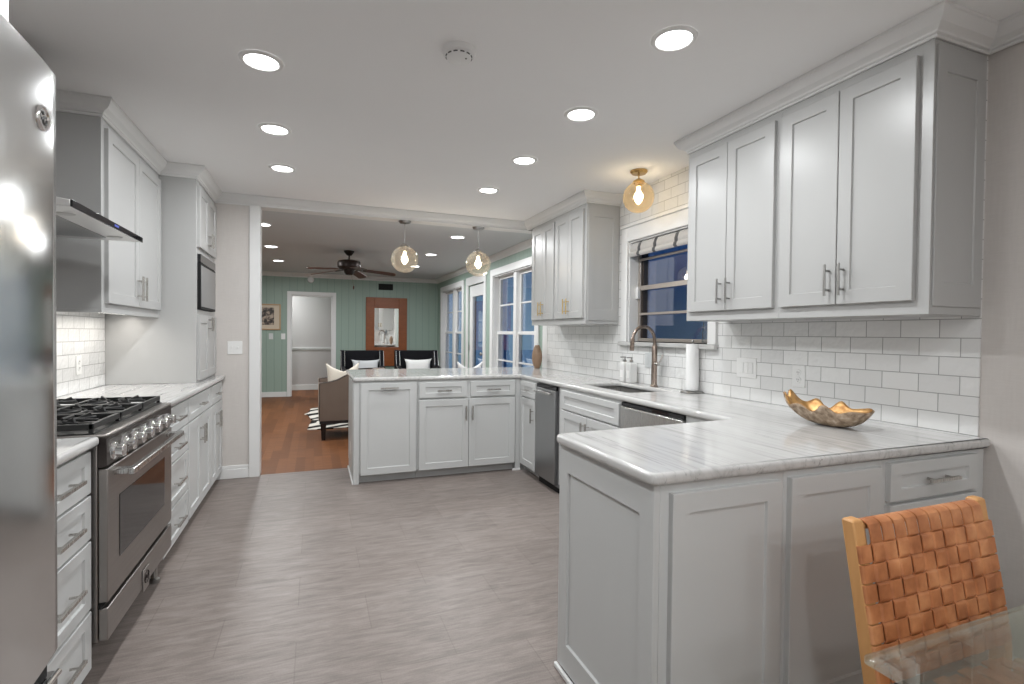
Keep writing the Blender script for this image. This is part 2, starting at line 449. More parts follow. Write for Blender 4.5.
# kitchen window opening in the sink wall
WY0, WY1, WZ0, WZ1 = 2.690, 3.635, 1.245, 2.075
wr_ = MB()
wr_.box(XW + 0.008, 2.60, YBK, WY0, 0, H).box(XW + 0.008, 2.60, WY1, 5.215, 0, H)
wr_.box(XW + 0.008, 2.60, WY0, WY1, 0, WZ0).box(XW + 0.008, 2.60, WY0, WY1, WZ1, H)
struct('wall_right', wr_, 'wallpaper')
tl = MB()
TY0 = 1.2125
tl.box(XW, XW + 0.008, TY0, WY0, 0.88, H).box(XW, XW + 0.008, WY1, 5.215, 0.88, H)
tl.box(XW, XW + 0.008, WY0, WY1, 0.88, WZ0).box(XW, XW + 0.008, WY0, WY1, WZ1, H)
struct('wall_tile_right', tl, 'subway_tile')
struct('wall_tile_left', MB().box(XB, XB + 0.008, 2.0, 4.318, 0.88, 1.5), 'subway_tile_range')
# wall left of the opening, header above it, end of the sink wall
struct('wall_opening', MB().box(XB - 0.12, -0.47, YW, YW + 0.13, 0, H), 'wallpaper')
XO = -0.45
struct('wall_header', MB().box(-0.47, 2.60, YW, YW + 0.14, 2.405, H + 0.06), 'trim_paint')
struct('trim_1', MB().box(-0.537, XO, YW - 0.020, YW, 0, 2.405).box(-0.47, XO, YW, YW + 0.14, 0, 2.405), 'trim_paint', bevel=0.003)
struct('trim_2', MB().box(XW - 0.004, 2.60, 5.216, 5.345, 0, 2.405), 'trim_paint', bevel=0.003)
def baseboard(name, path_boxes):
    m = MB()
    for b in path_boxes: m.box(*b)
    struct(name, m, 'trim_paint', bevel=0.004)
baseboard('baseboard_opening', [(-0.80, -0.538, YW - 0.016, YW, 0, 0.085), (-0.80, -0.538, YW - 0.011, YW, 0.085, 0.115)])
baseboard('baseboard_right', [(XW - 0.008, XW + 0.008, YBK, 1.16, 0, 0.115)])

# crown mouldings
CP = [(0.0, 0.0), (0.007, 0.0), (0.010, 0.004), (0.010, 0.009), (0.005, 0.012), (0.014, 0.016), (0.016, 0.022), (0.020, 0.026), (0.040, 0.036), (0.055, 0.056), (0.0600, 0.070), (0.0645, 0.074), (0.0645, 0.0855), (0.0, 0.0855)]
def crown(name, path, z0=2.404, prof=CP, mat='trim_paint'):
    P = [Vector((a, b)) for a, b in path]; n = len(P); R = []
    for i in range(n):
        d0 = (P[i] - P[i - 1]).normalized() if i > 0 else None
        d1 = (P[i + 1] - P[i]).normalized() if i < n - 1 else None
        n0 = Vector((d0.y, -d0.x)) if d0 else None; n1 = Vector((d1.y, -d1.x)) if d1 else None
        if n0 is None: m = n1
        elif n1 is None: m = n0
        else: m = (n0 + n1) / (1 + n0.dot(n1))
        R.append([(P[i].x + m.x * o, P[i].y + m.y * o, z0 + h) for o, h in prof])
    mb = MB().rings(R)
    return struct(name, mb, mat, smooth=25)
XUL, YU0, YT, XT = -1.037, 3.267, 4.324, -0.806
XU = 2.124
crown('trim_3', [(XB, YU0), (XUL, YU0), (XUL, YT), (XT, YT), (XT, YW), (XU, YW), (XU, 3.780), (XW, 3.780)])
crown('trim_4', [(XW, 2.535), (XU, 2.535), (XU, 1.2113), (XW, 1.2113), (XW + 0.008, YBK)])
crown('trim_5', [(-3.0, YFAR), (XLR, YFAR), (XLR, 5.36)], HL - 0.0855)

# ------------------------------------------------------------------ living room shell
def wall_y_with_holes(mb, x0, x1, y0, y1, z0, z1, holes):
    """wall between x0..x1 running along Y with openings (ya, yb, za, zb)"""
    holes = sorted(holes); c = y0
    for ya, yb, za, zb in holes:
        mb.box(x0, x1, c, ya, z0, z1)
        if za > z0: mb.box(x0, x1, ya, yb, z0, za)
        if zb < z1: mb.box(x0, x1, ya, yb, zb, z1)
        c = yb
    mb.box(x0, x1, c, y1, z0, z1)
    return mb
WIN_A = (5.74, 7.33, 0.46, 2.165)      # window nearer the kitchen: opening
DOOR = (7.77, 8.68, 0.0, 2.13)
WIN_B = (9.06, 10.65, 0.46, 2.165)
struct('wall_living_right', wall_y_with_holes(MB(), XLR, XLR + 0.14, 5.345, YFAR + 0.14, 0, HL, [WIN_A, DOOR, WIN_B]), 'green_boards')
DX0, DX1, DZ = -0.435, 0.345, 2.030
m = MB().box(-3.0, DX0, YFAR, YFAR + 0.12, 0, HL).box(DX1, XLR, YFAR, YFAR + 0.12, 0, HL).box(DX0, DX1, YFAR, YFAR + 0.12, DZ, HL)
struct('wall_living_far', m, 'green_boards')
struct('wall_living_left', MB().box(-3.12, -3.0, YW + 0.13, YFAR, 0, HL), 'green_boards')
struct('wall_living_near', MB().box(-3.0, XB - 0.12, YW, YW + 0.13, 0, HL), 'green_boards')
baseboard('baseboard_far', [(-3.0, DX0 - 0.075, YFAR - 0.015, YFAR, 0, 0.10), (DX1 + 0.075, XLR - 0.001, YFAR - 0.015, YFAR, 0, 0.10)])
# hall beyond the doorway
struct('wall_hall_far', MB().box(-1.6, 1.6, 12.25, 12.35, 0, HL), 'hall_paint')
struct('wall_hall_left', MB().box(-1.7, -1.6, YFAR + 0.12, 12.25, 0, HL), 'hall_paint')
struct('wall_hall_right', MB().box(1.6, 1.7, YFAR + 0.12, 12.25, 0, HL), 'hall_paint')
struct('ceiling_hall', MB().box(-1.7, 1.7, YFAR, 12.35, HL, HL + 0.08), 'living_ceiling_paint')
baseboard('baseboard_hall', [(-1.6, 1.6, 12.235, 12.25, 0, 0.12)])
struct('trim_6', MB().box(-1.6, 1.6, 12.232, 12.25, 0.90, 0.945).box(-1.6, 1.6, 12.225, 12.25, 0.925, 0.94), 'trim_paint')
struct('trim_7', MB().box(DX0 - 0.07, DX0, YFAR - 0.02, YFAR, 0, DZ + 0.07).box(DX1, DX1 + 0.07, YFAR - 0.02, YFAR, 0, DZ + 0.07).box(DX0, DX1, YFAR - 0.02, YFAR, DZ, DZ + 0.07)
       .box(DX0, DX0 + 0.018, YFAR, YFAR + 0.12, 0, DZ).box(DX1 - 0.018, DX1, YFAR, YFAR + 0.12, 0, DZ).box(DX0, DX1, YFAR, YFAR + 0.12, DZ - 0.018, DZ), 'trim_paint', bevel=0.003)

def living_window(name, op):
    ya, yb, za, zb = op
    root = MB()
    x = XLR
    for (a, b, c, d) in ((ya - 0.115, ya, za - 0.10, zb + 0.10), (yb, yb + 0.115, za - 0.10, zb + 0.10), (ya, yb, zb, zb + 0.10), (ya, yb, za - 0.10, za)):
        root.box(x - 0.022, x, a, b, c, d)
    # jamb liners and centre mullion
    root.box(x, x + 0.14, ya, ya + 0.015, za, zb).box(x, x + 0.14, yb - 0.015, yb, za, zb).box(x, x + 0.14, ya, yb, zb - 0.015, zb).box(x, x + 0.14, ya, yb, za, za + 0.02)
    ym = (ya + yb) / 2
    root.box(x + 0.03, x + 0.13, ym - 0.05, ym + 0.05, za, zb)
    o = struct(name, root, 'trim_paint', bevel=0.003)
    for (a, b) in ((ya + 0.015, ym - 0.05), (ym + 0.05, yb - 0.015)):
        zm = (za + zb) / 2
        for (z0, z1, xs) in ((zm - 0.02, zb - 0.015, x + 0.085), (za + 0.02, zm + 0.02, x + 0.055)):
            s = MB(); t = 0.042
            s.box(xs, xs + 0.03, a, a + t, z0, z1).box(xs, xs + 0.03, b - t, b, z0, z1).box(xs, xs + 0.03, a + t, b - t, z1 - t, z1).box(xs, xs + 0.03, a + t, b - t, z0, z0 + t)
            s.box(xs + 0.005, xs + 0.025, a + t, b - t, (z0 + z1) / 2 - 0.011, (z0 + z1) / 2 + 0.011)
            so = s.build('window_sash', 'trim_paint', o, bevel=0.002)
            MB().box(xs + 0.013, xs + 0.017, a + t, b - t, z0 + t, z1 - t).build('window_pane', 'window_glass', so, smooth=0)
    return o
living_window('window_1', WIN_A)
living_window('window_2', WIN_B)
ya, yb, _, zb = DOOR
dr = MB()
for (a, b, c, d) in ((ya - 0.10, ya, 0, zb + 0.14), (yb, yb + 0.10, 0, zb + 0.14), (ya, yb, zb, zb + 0.14)):
    dr.box(XLR - 0.022, XLR, a, b, c, d)
d1 = struct('door_1', dr, 'trim_paint', bevel=0.003)
lf = MB(); x = XLR + 0.02
lf.box(x, x + 0.045, ya + 0.01, ya + 0.15, 0.01, zb - 0.01).box(x, x + 0.045, yb - 0.17, yb - 0.01, 0.01, zb - 0.01)
lf.box(x, x + 0.045, ya + 0.15, yb - 0.17, zb - 0.20, zb - 0.01).box(x, x + 0.045, ya + 0.15, yb - 0.17, 0.01, 0.28)
lo = lf.build('door_leaf', 'trim_paint', d1, bevel=0.003)
MB().box(x + 0.02, x + 0.025, ya + 0.15, yb - 0.17, 0.28, zb - 0.20).build('door_pane', 'window_glass', lo, smooth=0)
for z in (0.25, 1.05, 1.9):
    MB().cyl((x - 0.006, yb - 0.02, z - 0.045), (x - 0.006, yb - 0.02, z + 0.045), 0.008, 10).build('door_hinge', 'dark_nickel', lo)
MB().lathe([(0.0, 0.0), (0.022, 0.004), (0.028, 0.02), (0.02, 0.035), (0.01, 0.04), (0.01, 0.06), (0.03, 0.062), (0.03, 0.07), (0, 0.07)], 16, (x - 0.07, ya + 0.08, 0.97), 'x').build('door_knob', 'dark_nickel', lo)

# ------------------------------------------------------------------ kitchen window
kw = MB(); ct = 0.085
kw.box(XW - 0.020, XW, WY1, WY1 + ct, WZ0, WZ1 + 0.115).box(XW - 0.020, XW, WY0 - 0.075, WY0, WZ0, WZ1 + 0.115).box(XW - 0.020, XW, WY0, WY1, WZ1, WZ1 + 0.115)
kw.box(XW - 0.032, XW, WY0 - 0.085, WY1 + ct + 0.01, WZ1 + 0.115, WZ1 + 0.140)
kw.box(XW, 2.60, WY0, WY0 + 0.012, WZ0, WZ1).box(XW, 2.60, WY1 - 0.012, WY1, WZ0, WZ1).box(XW, 2.60, WY0, WY1, WZ1 - 0.012, WZ1)
k1 = struct('window_3', kw, 'trim_paint', bevel=0.003)
MB().box(XW - 0.040, 2.60, WY0 - 0.085, WY1 + ct + 0.01, WZ0 - 0.032, WZ0).build('window_sill', 'quartzite', k1, bevel=0.004)
fx = 2.545
fr = MB(); a, b, z0, z1 = WY0 + 0.012, WY1 - 0.012, WZ0, WZ1 - 0.012
fr.box(fx, fx + 0.05, a, a + 0.045, z0, z1).box(fx, fx + 0.05, b - 0.045, b, z0, z1).box(fx, fx + 0.05, a, b, z0, z0 + 0.03).box(fx, fx + 0.05, a, b, z1 - 0.03, z1)
fo = fr.build('window_frame', 'bronze_frame', k1, bevel=0.002)
al = MB()
al.box(fx - 0.016, fx - 0.001, b - 0.030, b - 0.002, z0 + 0.004, z1).box(fx - 0.016, fx - 0.001, a + 0.002, a + 0.022, z0 + 0.004, z1)
for z, t in ((1.925, 0.010), (1.690, 0.019), (1.475, 0.010), (1.262, 0.014)):
    al.box(fx - 0.018, fx - 0.001, a + 0.022, b - 0.030, z - t, z + t)
al.build('window_muntin', 'aluminium_frame', k1, bevel=0.002)
MB().box(fx + 0.022, fx + 0.027, a + 0.045, b - 0.045, z0 + 0.03, z1 - 0.03).build('window_pane', 'window_glass', k1, smooth=0)
MB().box(fx - 0.045, fx - 0.017, b - 0.034, b - 0.004, 1.60, 1.70).build('window_latch', 'white_ceramic', k1, bevel=0.004)

# exterior: porch slab, posts and low wall seen through the panes at dusk
struct('ground_outside', MB().box(2.75, 14, -6, 18, -0.3, -0.1), 'porch_dark')
pw = MB()
struct('wall_neighbour', MB().box(5.2, 5.4, 4.0, 9.2, -0.1, 2.7), 'porch_paint')
for i, yy in enumerate((6.6, 9.2, 11.8)):
    struct('column_%d' % (i + 1), MB().box(4.3, 4.42, yy, yy + 0.12, -0.1, 2.6), 'porch_paint')

# ------------------------------------------------------------------ cabinet builders (local x along the face, -y outwards)
def shaker(u0, u1, z0, z1, fw_=0.058, t=0.020, rec=0.008, y=0.0, fz=None):
    fz = fz if fz is not None else fw_
    def ring(i, k, yy): return [(u0 + i, yy, z0 + k), (u1 - i, yy, z0 + k), (u1 - i, yy, z1 - k), (u0 + i, yy, z1 - k)]
    return MB().rings([ring(0, 0, y), ring(0, 0, y - t + 0.002), ring(0.002, 0.002, y - t), ring(fw_, fz, y - t), ring(fw_ + 0.003, fz + 0.003, y - t + rec)])
def pull(parent, u, z, L, vertical, mat, y=-0.020, r=0.0055, off=0.030, square=False):
    m = MB()
    def P(s, d): return (u, y - d, z + s) if vertical else (u + s, y - d, z)
    h = L / 2
    if square:
        if vertical: m.box(u - r, u + r, y - off - r, y - off + r, z - h, z + h)
        else: m.box(u - h, u + h, y - off - r, y - off + r, z - r, z + r)
    else: m.cyl(P(-h, off), P(h, off), r, 12)
    for s in (-h * 0.62, h * 0.62): m.cyl(P(s, -0.001), P(s, off), r * 0.85, 10)
    return m.build('pull_handle', mat, parent)
def carcass_mb(w, d, z0, z1, open_top=False):
    m = MB()
    if not open_top: return m.box(0, w, 0, d, z0, z1)
    t = 0.018
    m.box(0, w, 0, t, z0, z1).box(0, t, t, d, z0, z1).box(w - t, w, t, d, z0, z1).box(t, w - t, d - t, d, z0, z1).box(t, w - t, t, d - t, z0, z0 + t)
    return m
def cabinet(name, label, cat, loc, rz, w, d, z0, z1, fronts, paint, toe=False, group=None, open_top=False, pmat='nickel', toe_in=0.06, square=True):
    """fronts: (kind, u0, u1, z0, z1, pull) with pull = None or (u, z, L, vertical)"""
    g = 0.0006
    root = thing(name, label, cat, loc, rz, group)
    c = carcass_mb(w - g, d, z0, z1, open_top).build('carcass', paint, root, bevel=0.0015)
    if toe: MB().box(0.001, w - g - 0.001, toe_in, d - 0.01, 0.001, z0).build('toe_kick', paint, root)
    for kind, u0, u1, a, b, pl in fronts:
        if kind == 'drawer_front': o = shaker(u0, u1, a, b, 0.055, fz=0.042).build(kind, paint, root, smooth=20)
        else: o = shaker(u0, u1, a, b).build(kind, paint, root, smooth=20)
        if pl: pull(o, *pl, pmat, square=square)
    return root

ZB0 = 0.088
ZBL = 0.064        # range side cabinets sit lower
ZCB = ZC - TC - 0.001
XLF = -0.765       # face of the base cabinets beside the range
DL = 0.585
R90 = PI / 2
# --- base cabinets along the range wall (rotated: local x -> +Y, outwards -> +X)
def drawers4(w, lab, y0):
    fr = []
    for a, b in ((0.713, 0.862), (0.548, 0.703), (0.295, 0.538), (0.076, 0.284)):
        fr.append(('drawer_front', 0.012, w - 0.012, a, b, (w / 2, (a + b) / 2 + 0.0, 0.19 if w > 0.45 else 0.15, False)))
    return cabinet('drawer_cabinet', lab, 'cabinet', (XLF, y0, 0), R90, w, DL, ZBL, ZCB, fr, 'grey_paint', True)
cabinet('base_cabinet', 'pale grey base cabinet with one door hidden beside the refrigerator', 'cabinet', (XLF, 1.345, 0), R90, 0.420, DL, ZBL, ZCB,
        [('cabinet_door', 0.012, 0.408, 0.098, 0.862, (0.37, 0.74, 0.16, True))], 'grey_paint', True)
drawers4(0.494, 'pale grey four-drawer cabinet between the refrigerator and the range', 1.766)
drawers4(0.606, 'pale grey four-drawer cabinet just past the far side of the range', 3.178)
def two_door(name, lab, loc, rz, w, d, paint='grey_paint', ndraw=1, pm='nickel', hz=0.575):
    fr = []
    if ndraw == 1: fr.append(('drawer_front', 0.012, w - 0.012, 0.713, 0.862, (w / 2, 0.785, 0.15, False)))
    else:
        fr.append(('drawer_front', 0.012, w / 2 - 0.016, 0.722, 0.860, (w / 4, 0.785, 0.13, False)))
        fr.append(('drawer_front', w / 2 + 0.016, w - 0.012, 0.722, 0.860, (w * 0.75, 0.785, 0.13, False)))
    fr.append(('cabinet_door', 0.012, w / 2 - 0.002, 0.080, 0.703, (w / 2 - 0.03, hz, 0.13, True)))
    fr.append(('cabinet_door', w / 2 + 0.002, w - 0.012, 0.080, 0.703, (w / 2 + 0.03, hz, 0.13, True)))
    return cabinet(name, lab, 'cabinet', loc, rz, w, d, ZBL if rz else ZB0, ZCB, fr, paint, True, pmat=pm)
two_door('base_cabinet', 'pale grey base cabinet with a wide drawer over two doors, near the microwave tower', (XLF, 3.785, 0), R90, 0.745, DL)
two_door('base_cabinet', 'pale grey base cabinet at the end of the range run, touching the beige wall', (XLF, 4.531, 0), R90, 0.530, DL)

# --- cabinets of the peninsula beside the opening (faces the camera, rz = 0)
YP = 4.5126
PX0 = 0.3137
end = thing('peninsula_post', 'pale grey end panel and corner post at the open end of the far peninsula', 'panel', (PX0, YP, 0))
MB().box(0.0, 0.048, -0.0, 0.62, 0.0, ZCB).build('end_post', 'grey_paint', end, bevel=0.002)
MB().box(-0.005, 0.0, 0.05, 0.60, 0.10, ZCB).build('side_moulding', 'grey_paint', end, bevel=0.002)
MB().box(-0.010, -0.0005, 0.0, 0.62, 0.0, 0.02).build('shoe_moulding', 'trim_paint', end, bevel=0.003)
MB().box(-0.0075, -0.0052, 0.28, 0.35, 0.20, 0.31).build('outlet_plate', 'plate_white', end)
cabinet('trash_cabinet', 'pale grey pull-out cabinet with one tall door at the open peninsula end', 'cabinet', (PX0 + 0.049, YP, 0), 0, 0.491, 0.60, ZB0, ZCB,
        [('cabinet_door', 0.008, 0.480, 0.078, 0.862, (0.244, 0.822, 0.15, False))], 'grey_paint', True)
two_door('base_cabinet', 'pale grey far peninsula cabinet with two small drawers over two doors', (PX0 + 0.541, YP, 0), 0, 0.934, 0.60, ndraw=2)
f = thing('corner_post', 'pale grey filler post at the inner corner of the far peninsula', 'panel', (PX0 + 1.476, YP, 0))
MB().box(0, 0.053, 0, 0.59, 0.0, ZCB).build('post', 'grey_paint', f, bevel=0.002)
MB().box(-0.03, 0.053, -0.010, 0.0, 0.0, 0.02).build('shoe_moulding', 'trim_paint', f, bevel=0.003)
# --- sink run, faces -X (rz = -90: local x -> -Y)
XS = 1.8436
RM = -PI / 2
DS = 0.59
cabinet('base_cabinet', 'narrow grey corner cabinet with drawer and door by the slim steel appliance', 'cabinet', (XS, 4.511, 0), RM, 0.388, DS, ZB0, ZCB,
        [('drawer_front', 0.030, 0.376, 0.722, 0.860, (0.203, 0.785, 0.11, False)), ('cabinet_door', 0.030, 0.376, 0.078, 0.708, (0.342, 0.57, 0.13, True))], 'grey_paint', True)
cabinet('sink_cabinet', 'pale grey sink cabinet with a wide false drawer over two doors', 'cabinet', (XS, 3.690, 0), RM, 0.898, DS, ZB0, ZCB,
        [('drawer_front', 0.060, 0.885, 0.715, 0.860, None), ('cabinet_door', 0.060, 0.470, 0.098, 0.703, (0.44, 0.60, 0.13, True)),
         ('cabinet_door', 0.475, 0.885, 0.098, 0.703, (0.505, 0.60, 0.13, True))], 'grey_paint', True, open_top=True)
# slim appliance
ap = thing('trash_compactor', 'slim stainless undercounter appliance with a top bar handle, in the sink run', 'appliance', (XS, 4.1225, 0), RM)
MB().box(0.002, 0.43, 0.01, 0.57, 0.05, ZCB - 0.002).build('body', 'gasket', ap)
MB().box(0.006, 0.392, -0.022, 0.009, 0.075, 0.835).build('door', 'stainless_grey', ap, bevel=0.003)
MB().box(0.006, 0.392, -0.012, 0.009, 0.838, 0.872).build('control_strip', 'black_glass', ap, bevel=0.002)
MB().box(0.04, 0.36, -0.062, -0.048, 0.800, 0.822).box(0.05, 0.075, -0.05, -0.021, 0.802, 0.820).box(0.325, 0.35, -0.05, -0.021, 0.802, 0.820).build('handle', 'stainless', ap, bevel=0.004)
MB().box(0.006, 0.392, 0.02, 0.04, 0.001, 0.05).build('kick_plate', 'black_plastic', ap)
# dishwasher
dw = thing('dishwasher', 'stainless steel dishwasher under the worktop between the sink cabinet and the near peninsula', 'dishwasher', (XS, 2.791, 0), RM)
MB().box(0.002, 0.598, 0.012, 0.57, 0.10, ZCB - 0.002).build('tub', 'gasket', dw)
MB().box(0.005, 0.595, -0.024, 0.010, 0.105, 0.848).build('door', 'stainless', dw, bevel=0.004)
MB().box(0.005, 0.595, -0.012, 0.010, 0.851, 0.874).build('control_strip', 'black_glass', dw, bevel=0.002)
MB().box(0.005, 0.595, 0.03, 0.05, 0.001, 0.10).build('kick_plate', 'black_plastic', dw)
fl = thing('filler_panel', 'pale grey filler strip between the dishwasher and the near peninsula', 'panel', (XS, 2.19, 0), RM)
MB().box(0, 0.392, 0, 0.57, ZB0, ZCB).build('panel', 'grey_paint', fl)

# --- near peninsula (faces the camera)
XN, YN0, YN1 = 0.894, 1.1902, 1.7826
ep = thing('peninsula_end_panel', 'pale grey framed end panel closing the near peninsula under the worktop corner', 'panel', (XN, YN1, 0), RM)
shaker(0, YN1 - YN0, 0.02, ZCB, 0.068, 0.020, 0.009, y=0.020, fz=0.100).build('panel', 'grey_paint', ep, smooth=20)
MB().box(-0.004, YN1 - YN0, -0.014, -0.0005, 0.001, 0.020).build('shoe_moulding', 'trim_paint', ep, bevel=0.004)
D3 = YN1 - YN0 - 0.002
cabinet('peninsula_cabinet', 'pale grey near-peninsula cabinet with one tall door next to the framed end panel', 'cabinet', (XN + 0.0215, YN0, 0), 0, 0.471, D3, ZB0, ZCB,
        [('cabinet_door', 0.030, 0.442, 0.105, 0.853, None)], 'grey_paint', True)
cabinet('peninsula_cabinet', 'pale grey near-peninsula cabinet with one tall door behind the leather chair post', 'cabinet', (XN + 0.493, YN0, 0), 0, 0.458, D3, ZB0, ZCB,
        [('cabinet_door', 0.014, 0.434, 0.105, 0.856, None)], 'grey_paint', True)
dz = [(0.728, 0.862), (0.520, 0.715), (0.312, 0.507), (0.105, 0.300)]
cabinet('peninsula_cabinet', 'pale grey near-peninsula drawer cabinet against the papered wall', 'cabinet', (XN + 0.952, YN0, 0), 0, 0.596, D3, ZB0, ZCB,
        [('drawer_front', 0.022, 0.520, a, b, (0.272, (a + b) / 2, 0.165, False)) for a, b in dz], 'grey_paint', True, pmat='nickel')

# --- worktops
def round_poly(pts, radii, seg=6):
    out = []; n = len(pts)
    for i in range(n):
        p = Vector(pts[i]); a = (Vector(pts[i - 1]) - p).normalized(); b = (Vector(pts[(i + 1) % n]) - p).normalized(); r = radii[i]
        if r <= 0: out.append((p.x, p.y)); continue
        c = p + (a + b) * r; s = p + a * r; e = p + b * r
        a0 = math.atan2((s - c).y, (s - c).x); a1 = math.atan2((e - c).y, (e - c).x); d = a1 - a0
        while d > PI: d -= 2 * PI
        while d < -PI: d += 2 * PI
        for k in range(seg + 1):
            t = a0 + d * k / seg; out.append((c.x + r * math.cos(t), c.y + r * math.sin(t)))
    return out
def slab(name, outline, holes, z0, z1, mat, bev=0.013):
    cu = bpy.data.curves.new(name + '_outline', 'CURVE'); cu.dimensions = '2D'; cu.fill_mode = 'BOTH'
    for poly in [outline] + holes:
        s = cu.splines.new('POLY'); s.points.add(len(poly) - 1); s.use_cyclic_u = True
        for p, q in zip(s.points, poly): p.co = (q[0], q[1], 0, 1)
    cu.extrude = (z1 - z0) / 2 - bev; cu.bevel_depth = bev; cu.bevel_resolution = 3; cu.offset = -bev
    tmp = bpy.data.objects.new(name + '_outline', cu); COL.objects.link(tmp)
    dg = bpy.context.evaluated_depsgraph_get(); dg.update()
    me = bpy.data.meshes.new_from_object(tmp.evaluated_get(dg))
    bpy.data.objects.remove(tmp); bpy.data.curves.remove(cu)
    me.name = name; me.transform(Matrix.Translation((0, 0, (z0 + z1) / 2)))
    for p in me.polygons: p.use_smooth = True
    me.set_sharp_from_angle(angle=math.radians(50))
    me.materials.clear(); me.materials.append(MAT[mat])
    o = bpy.data.objects.new(name, me); COL.objects.link(o); return o
ov = 0.0205
U = [(XN - ov, YN0 - ov), (XW - 0.001, YN0 - ov), (XW - 0.001, 5.50), (PX0 - 0.010, 5.50), (PX0 - 0.010, YP - ov), (XS - ov, YP - ov), (XS - ov, YN1 + 0.07), (XN - ov, YN1 + 0.006)]
SX0, SX1, SY0, SY1 = 1.965, 2.330, 2.905, 3.560
hole = round_poly([(SX0, SY0), (SX0, SY1), (SX1, SY1), (SX1, SY0)], [0.02] * 4)
tag(slab('worktop', round_poly(U, [0.028, 0.004, 0.004, 0.01, 0.02, 0.012, 0.012, 0.028]), [hole], ZC - TC, ZC, 'quartzite'),
    'white and grey veined quartzite worktop running around both peninsulas and the sink', 'worktop')
tag(slab('worktop', round_poly([(XB + 0.009, 3.178), (-0.722, 3.178), (-0.722, 5.066), (XB + 0.009, 5.066)], [0.003, 0.004, 0.012, 0.003]), [], ZC - TC, ZC, 'quartzite'),
    'veined quartzite worktop between the range and the wall with the switch', 'worktop')
tag(slab('worktop', round_poly([(XB + 0.009, 1.345), (-0.722, 1.345), (-0.722, 2.258), (XB + 0.009, 2.258)], [0.003, 0.004, 0.012, 0.003]), [], ZC - TC, ZC, 'quartzite'),
    'short veined quartzite worktop between the refrigerator and the range', 'worktop')
# sink
sk = MB(); zt, zb_ = ZC - TC - 0.004, 0.70
def rect(i, z): return [(SX0 - 0.012 + i, SY0 - 0.012 + i, z), (SX1 + 0.012 - i, SY0 - 0.012 + i, z), (SX1 + 0.012 - i, SY1 + 0.012 - i, z), (SX0 - 0.012 + i, SY1 + 0.012 - i, z)]
sk.rings([rect(0.0, zt), rect(0.014, zt), rect(0.018, zb_ + 0.02), rect(0.035, zb_)], cap0=False)
so = thing('kitchen_sink', 'undermounted rectangular stainless steel sink below the faucet', 'sink', ((SX0 + SX1) / 2, (SY0 + SY1) / 2, zb_))
b_ = sk.build('basin', 'stainless', so, solid=0.003, bevel=0.0)
b_.location = -so.location
MB().lathe([(0, 0.003), (0.02, 0.003), (0.03, 0.006), (0.043, 0.004), (0.045, 0.0)], 24).build('drain', 'chrome', so)

# --- wall cabinets, sink wall
ZU0, ZU1 = 1.3900, 2.404
DU = XW - XU - 0.001
def wall_cab(lab, ytop, w, splits, group=None, pm='dark_nickel', hz=1.548, hl=0.136, side=False):
    fr = []
    for (a, b, hu) in splits: fr.append(('cabinet_door', a, b, 1.443, 2.362, (hu, hz, hl, True)))
    return cabinet('wall_cabinet', lab, 'cabinet', (XU, ytop, 0), RM, w, DU, ZU0, ZU1, fr, 'white_paint', pmat=pm, square=False)
wall_cab('white two-door wall cabinet right beside the kitchen window', 2.5354, 0.667, [(0.030, 0.330, 0.300), (0.334, 0.640, 0.364)])
wcr = wall_cab('white two-door wall cabinet over the shell bowl, ending at the papered wall', 1.8684, 0.657, [(0.014, 0.302, 0.274), (0.306, 0.608, 0.338)])
# framed side panel of the end cabinet
shaker(0.012, DU - 0.012, ZU0 + 0.03, ZU1 - 0.02, 0.055, 0.006, 0.005, y=0.0, fz=0.09).build('side_panel', 'white_paint', wcr, smooth=20).matrix_local = Matrix.Translation((0.657, 0, 0)) @ Matrix.Rotation(PI / 2, 4, 'Z')
wcf = wall_cab('white two-door wall cabinet with gold pulls in the far corner by the living room', 4.922, 0.560, [(0.030, 0.290, 0.262), (0.294, 0.545, 0.322)], pm='gold_pull')
wcg = wall_cab('white two-door wall cabinet with gold pulls beside the globe ceiling light', 4.362, 0.5825, [(0.016, 0.276, 0.246), (0.280, 0.545, 0.308)], pm='gold_pull')
shaker(0.012, DU - 0.012, ZU0 + 0.03, ZU1 - 0.02, 0.055, 0.006, 0.005, y=0.0, fz=0.09).build('side_panel', 'white_paint', wcg, smooth=20).matrix_local = Matrix.Translation((0.5825, 0, 0)) @ Matrix.Rotation(PI / 2, 4, 'Z')

# --- wall cabinet and tower, range wall
wl_ = cabinet('wall_cabinet', 'white two-door wall cabinet between the range hood and the microwave tower', 'cabinet', (XUL, YU0, 0), R90, YT - YU0 - 0.001, XUL - XB - 0.001, 1.408, 2.404,
        [('cabinet_door', 0.040, 0.545, 1.440, 2.362, (0.512, 1.555, 0.15, True)), ('cabinet_door', 0.549, 1.035, 1.440, 2.362, (0.585, 1.555, 0.15, True))], 'white_paint', pmat='nickel')
lw = YT - YU0 - 0.001
MB().box(0, lw, 0.0, 0.018, 1.3885, 1.4078).box(0, 0.018, 0.018, XUL - XB - 0.010, 1.3885, 1.4078).build('light_rail', 'white_paint', wl_, bevel=0.001)
ut = thing('under_cabinet_light', 'slim lit bar under the wall cabinet beside the hood', 'lamp', (-1.20, 3.80, 1.4075))
MB().box(-0.02, 0.02, -0.48, 0.48, -0.004, -0.0003).build('housing', 'plate_white', ut)
MB().box(-0.014, 0.014, -0.47, 0.47, -0.006, -0.004).build('diffuser', 'strip_glow', ut)
tw = thing('microwave_tower', 'tall white cabinet tower standing on the worktop around the microwave', 'cabinet', (XT, YT, ZC), R90)
wt, dt = 0.742, XT - XB - 0.002
MZ0, MZ1 = 1.458 - ZC, 1.868 - ZC
tz = 2.404 - ZC
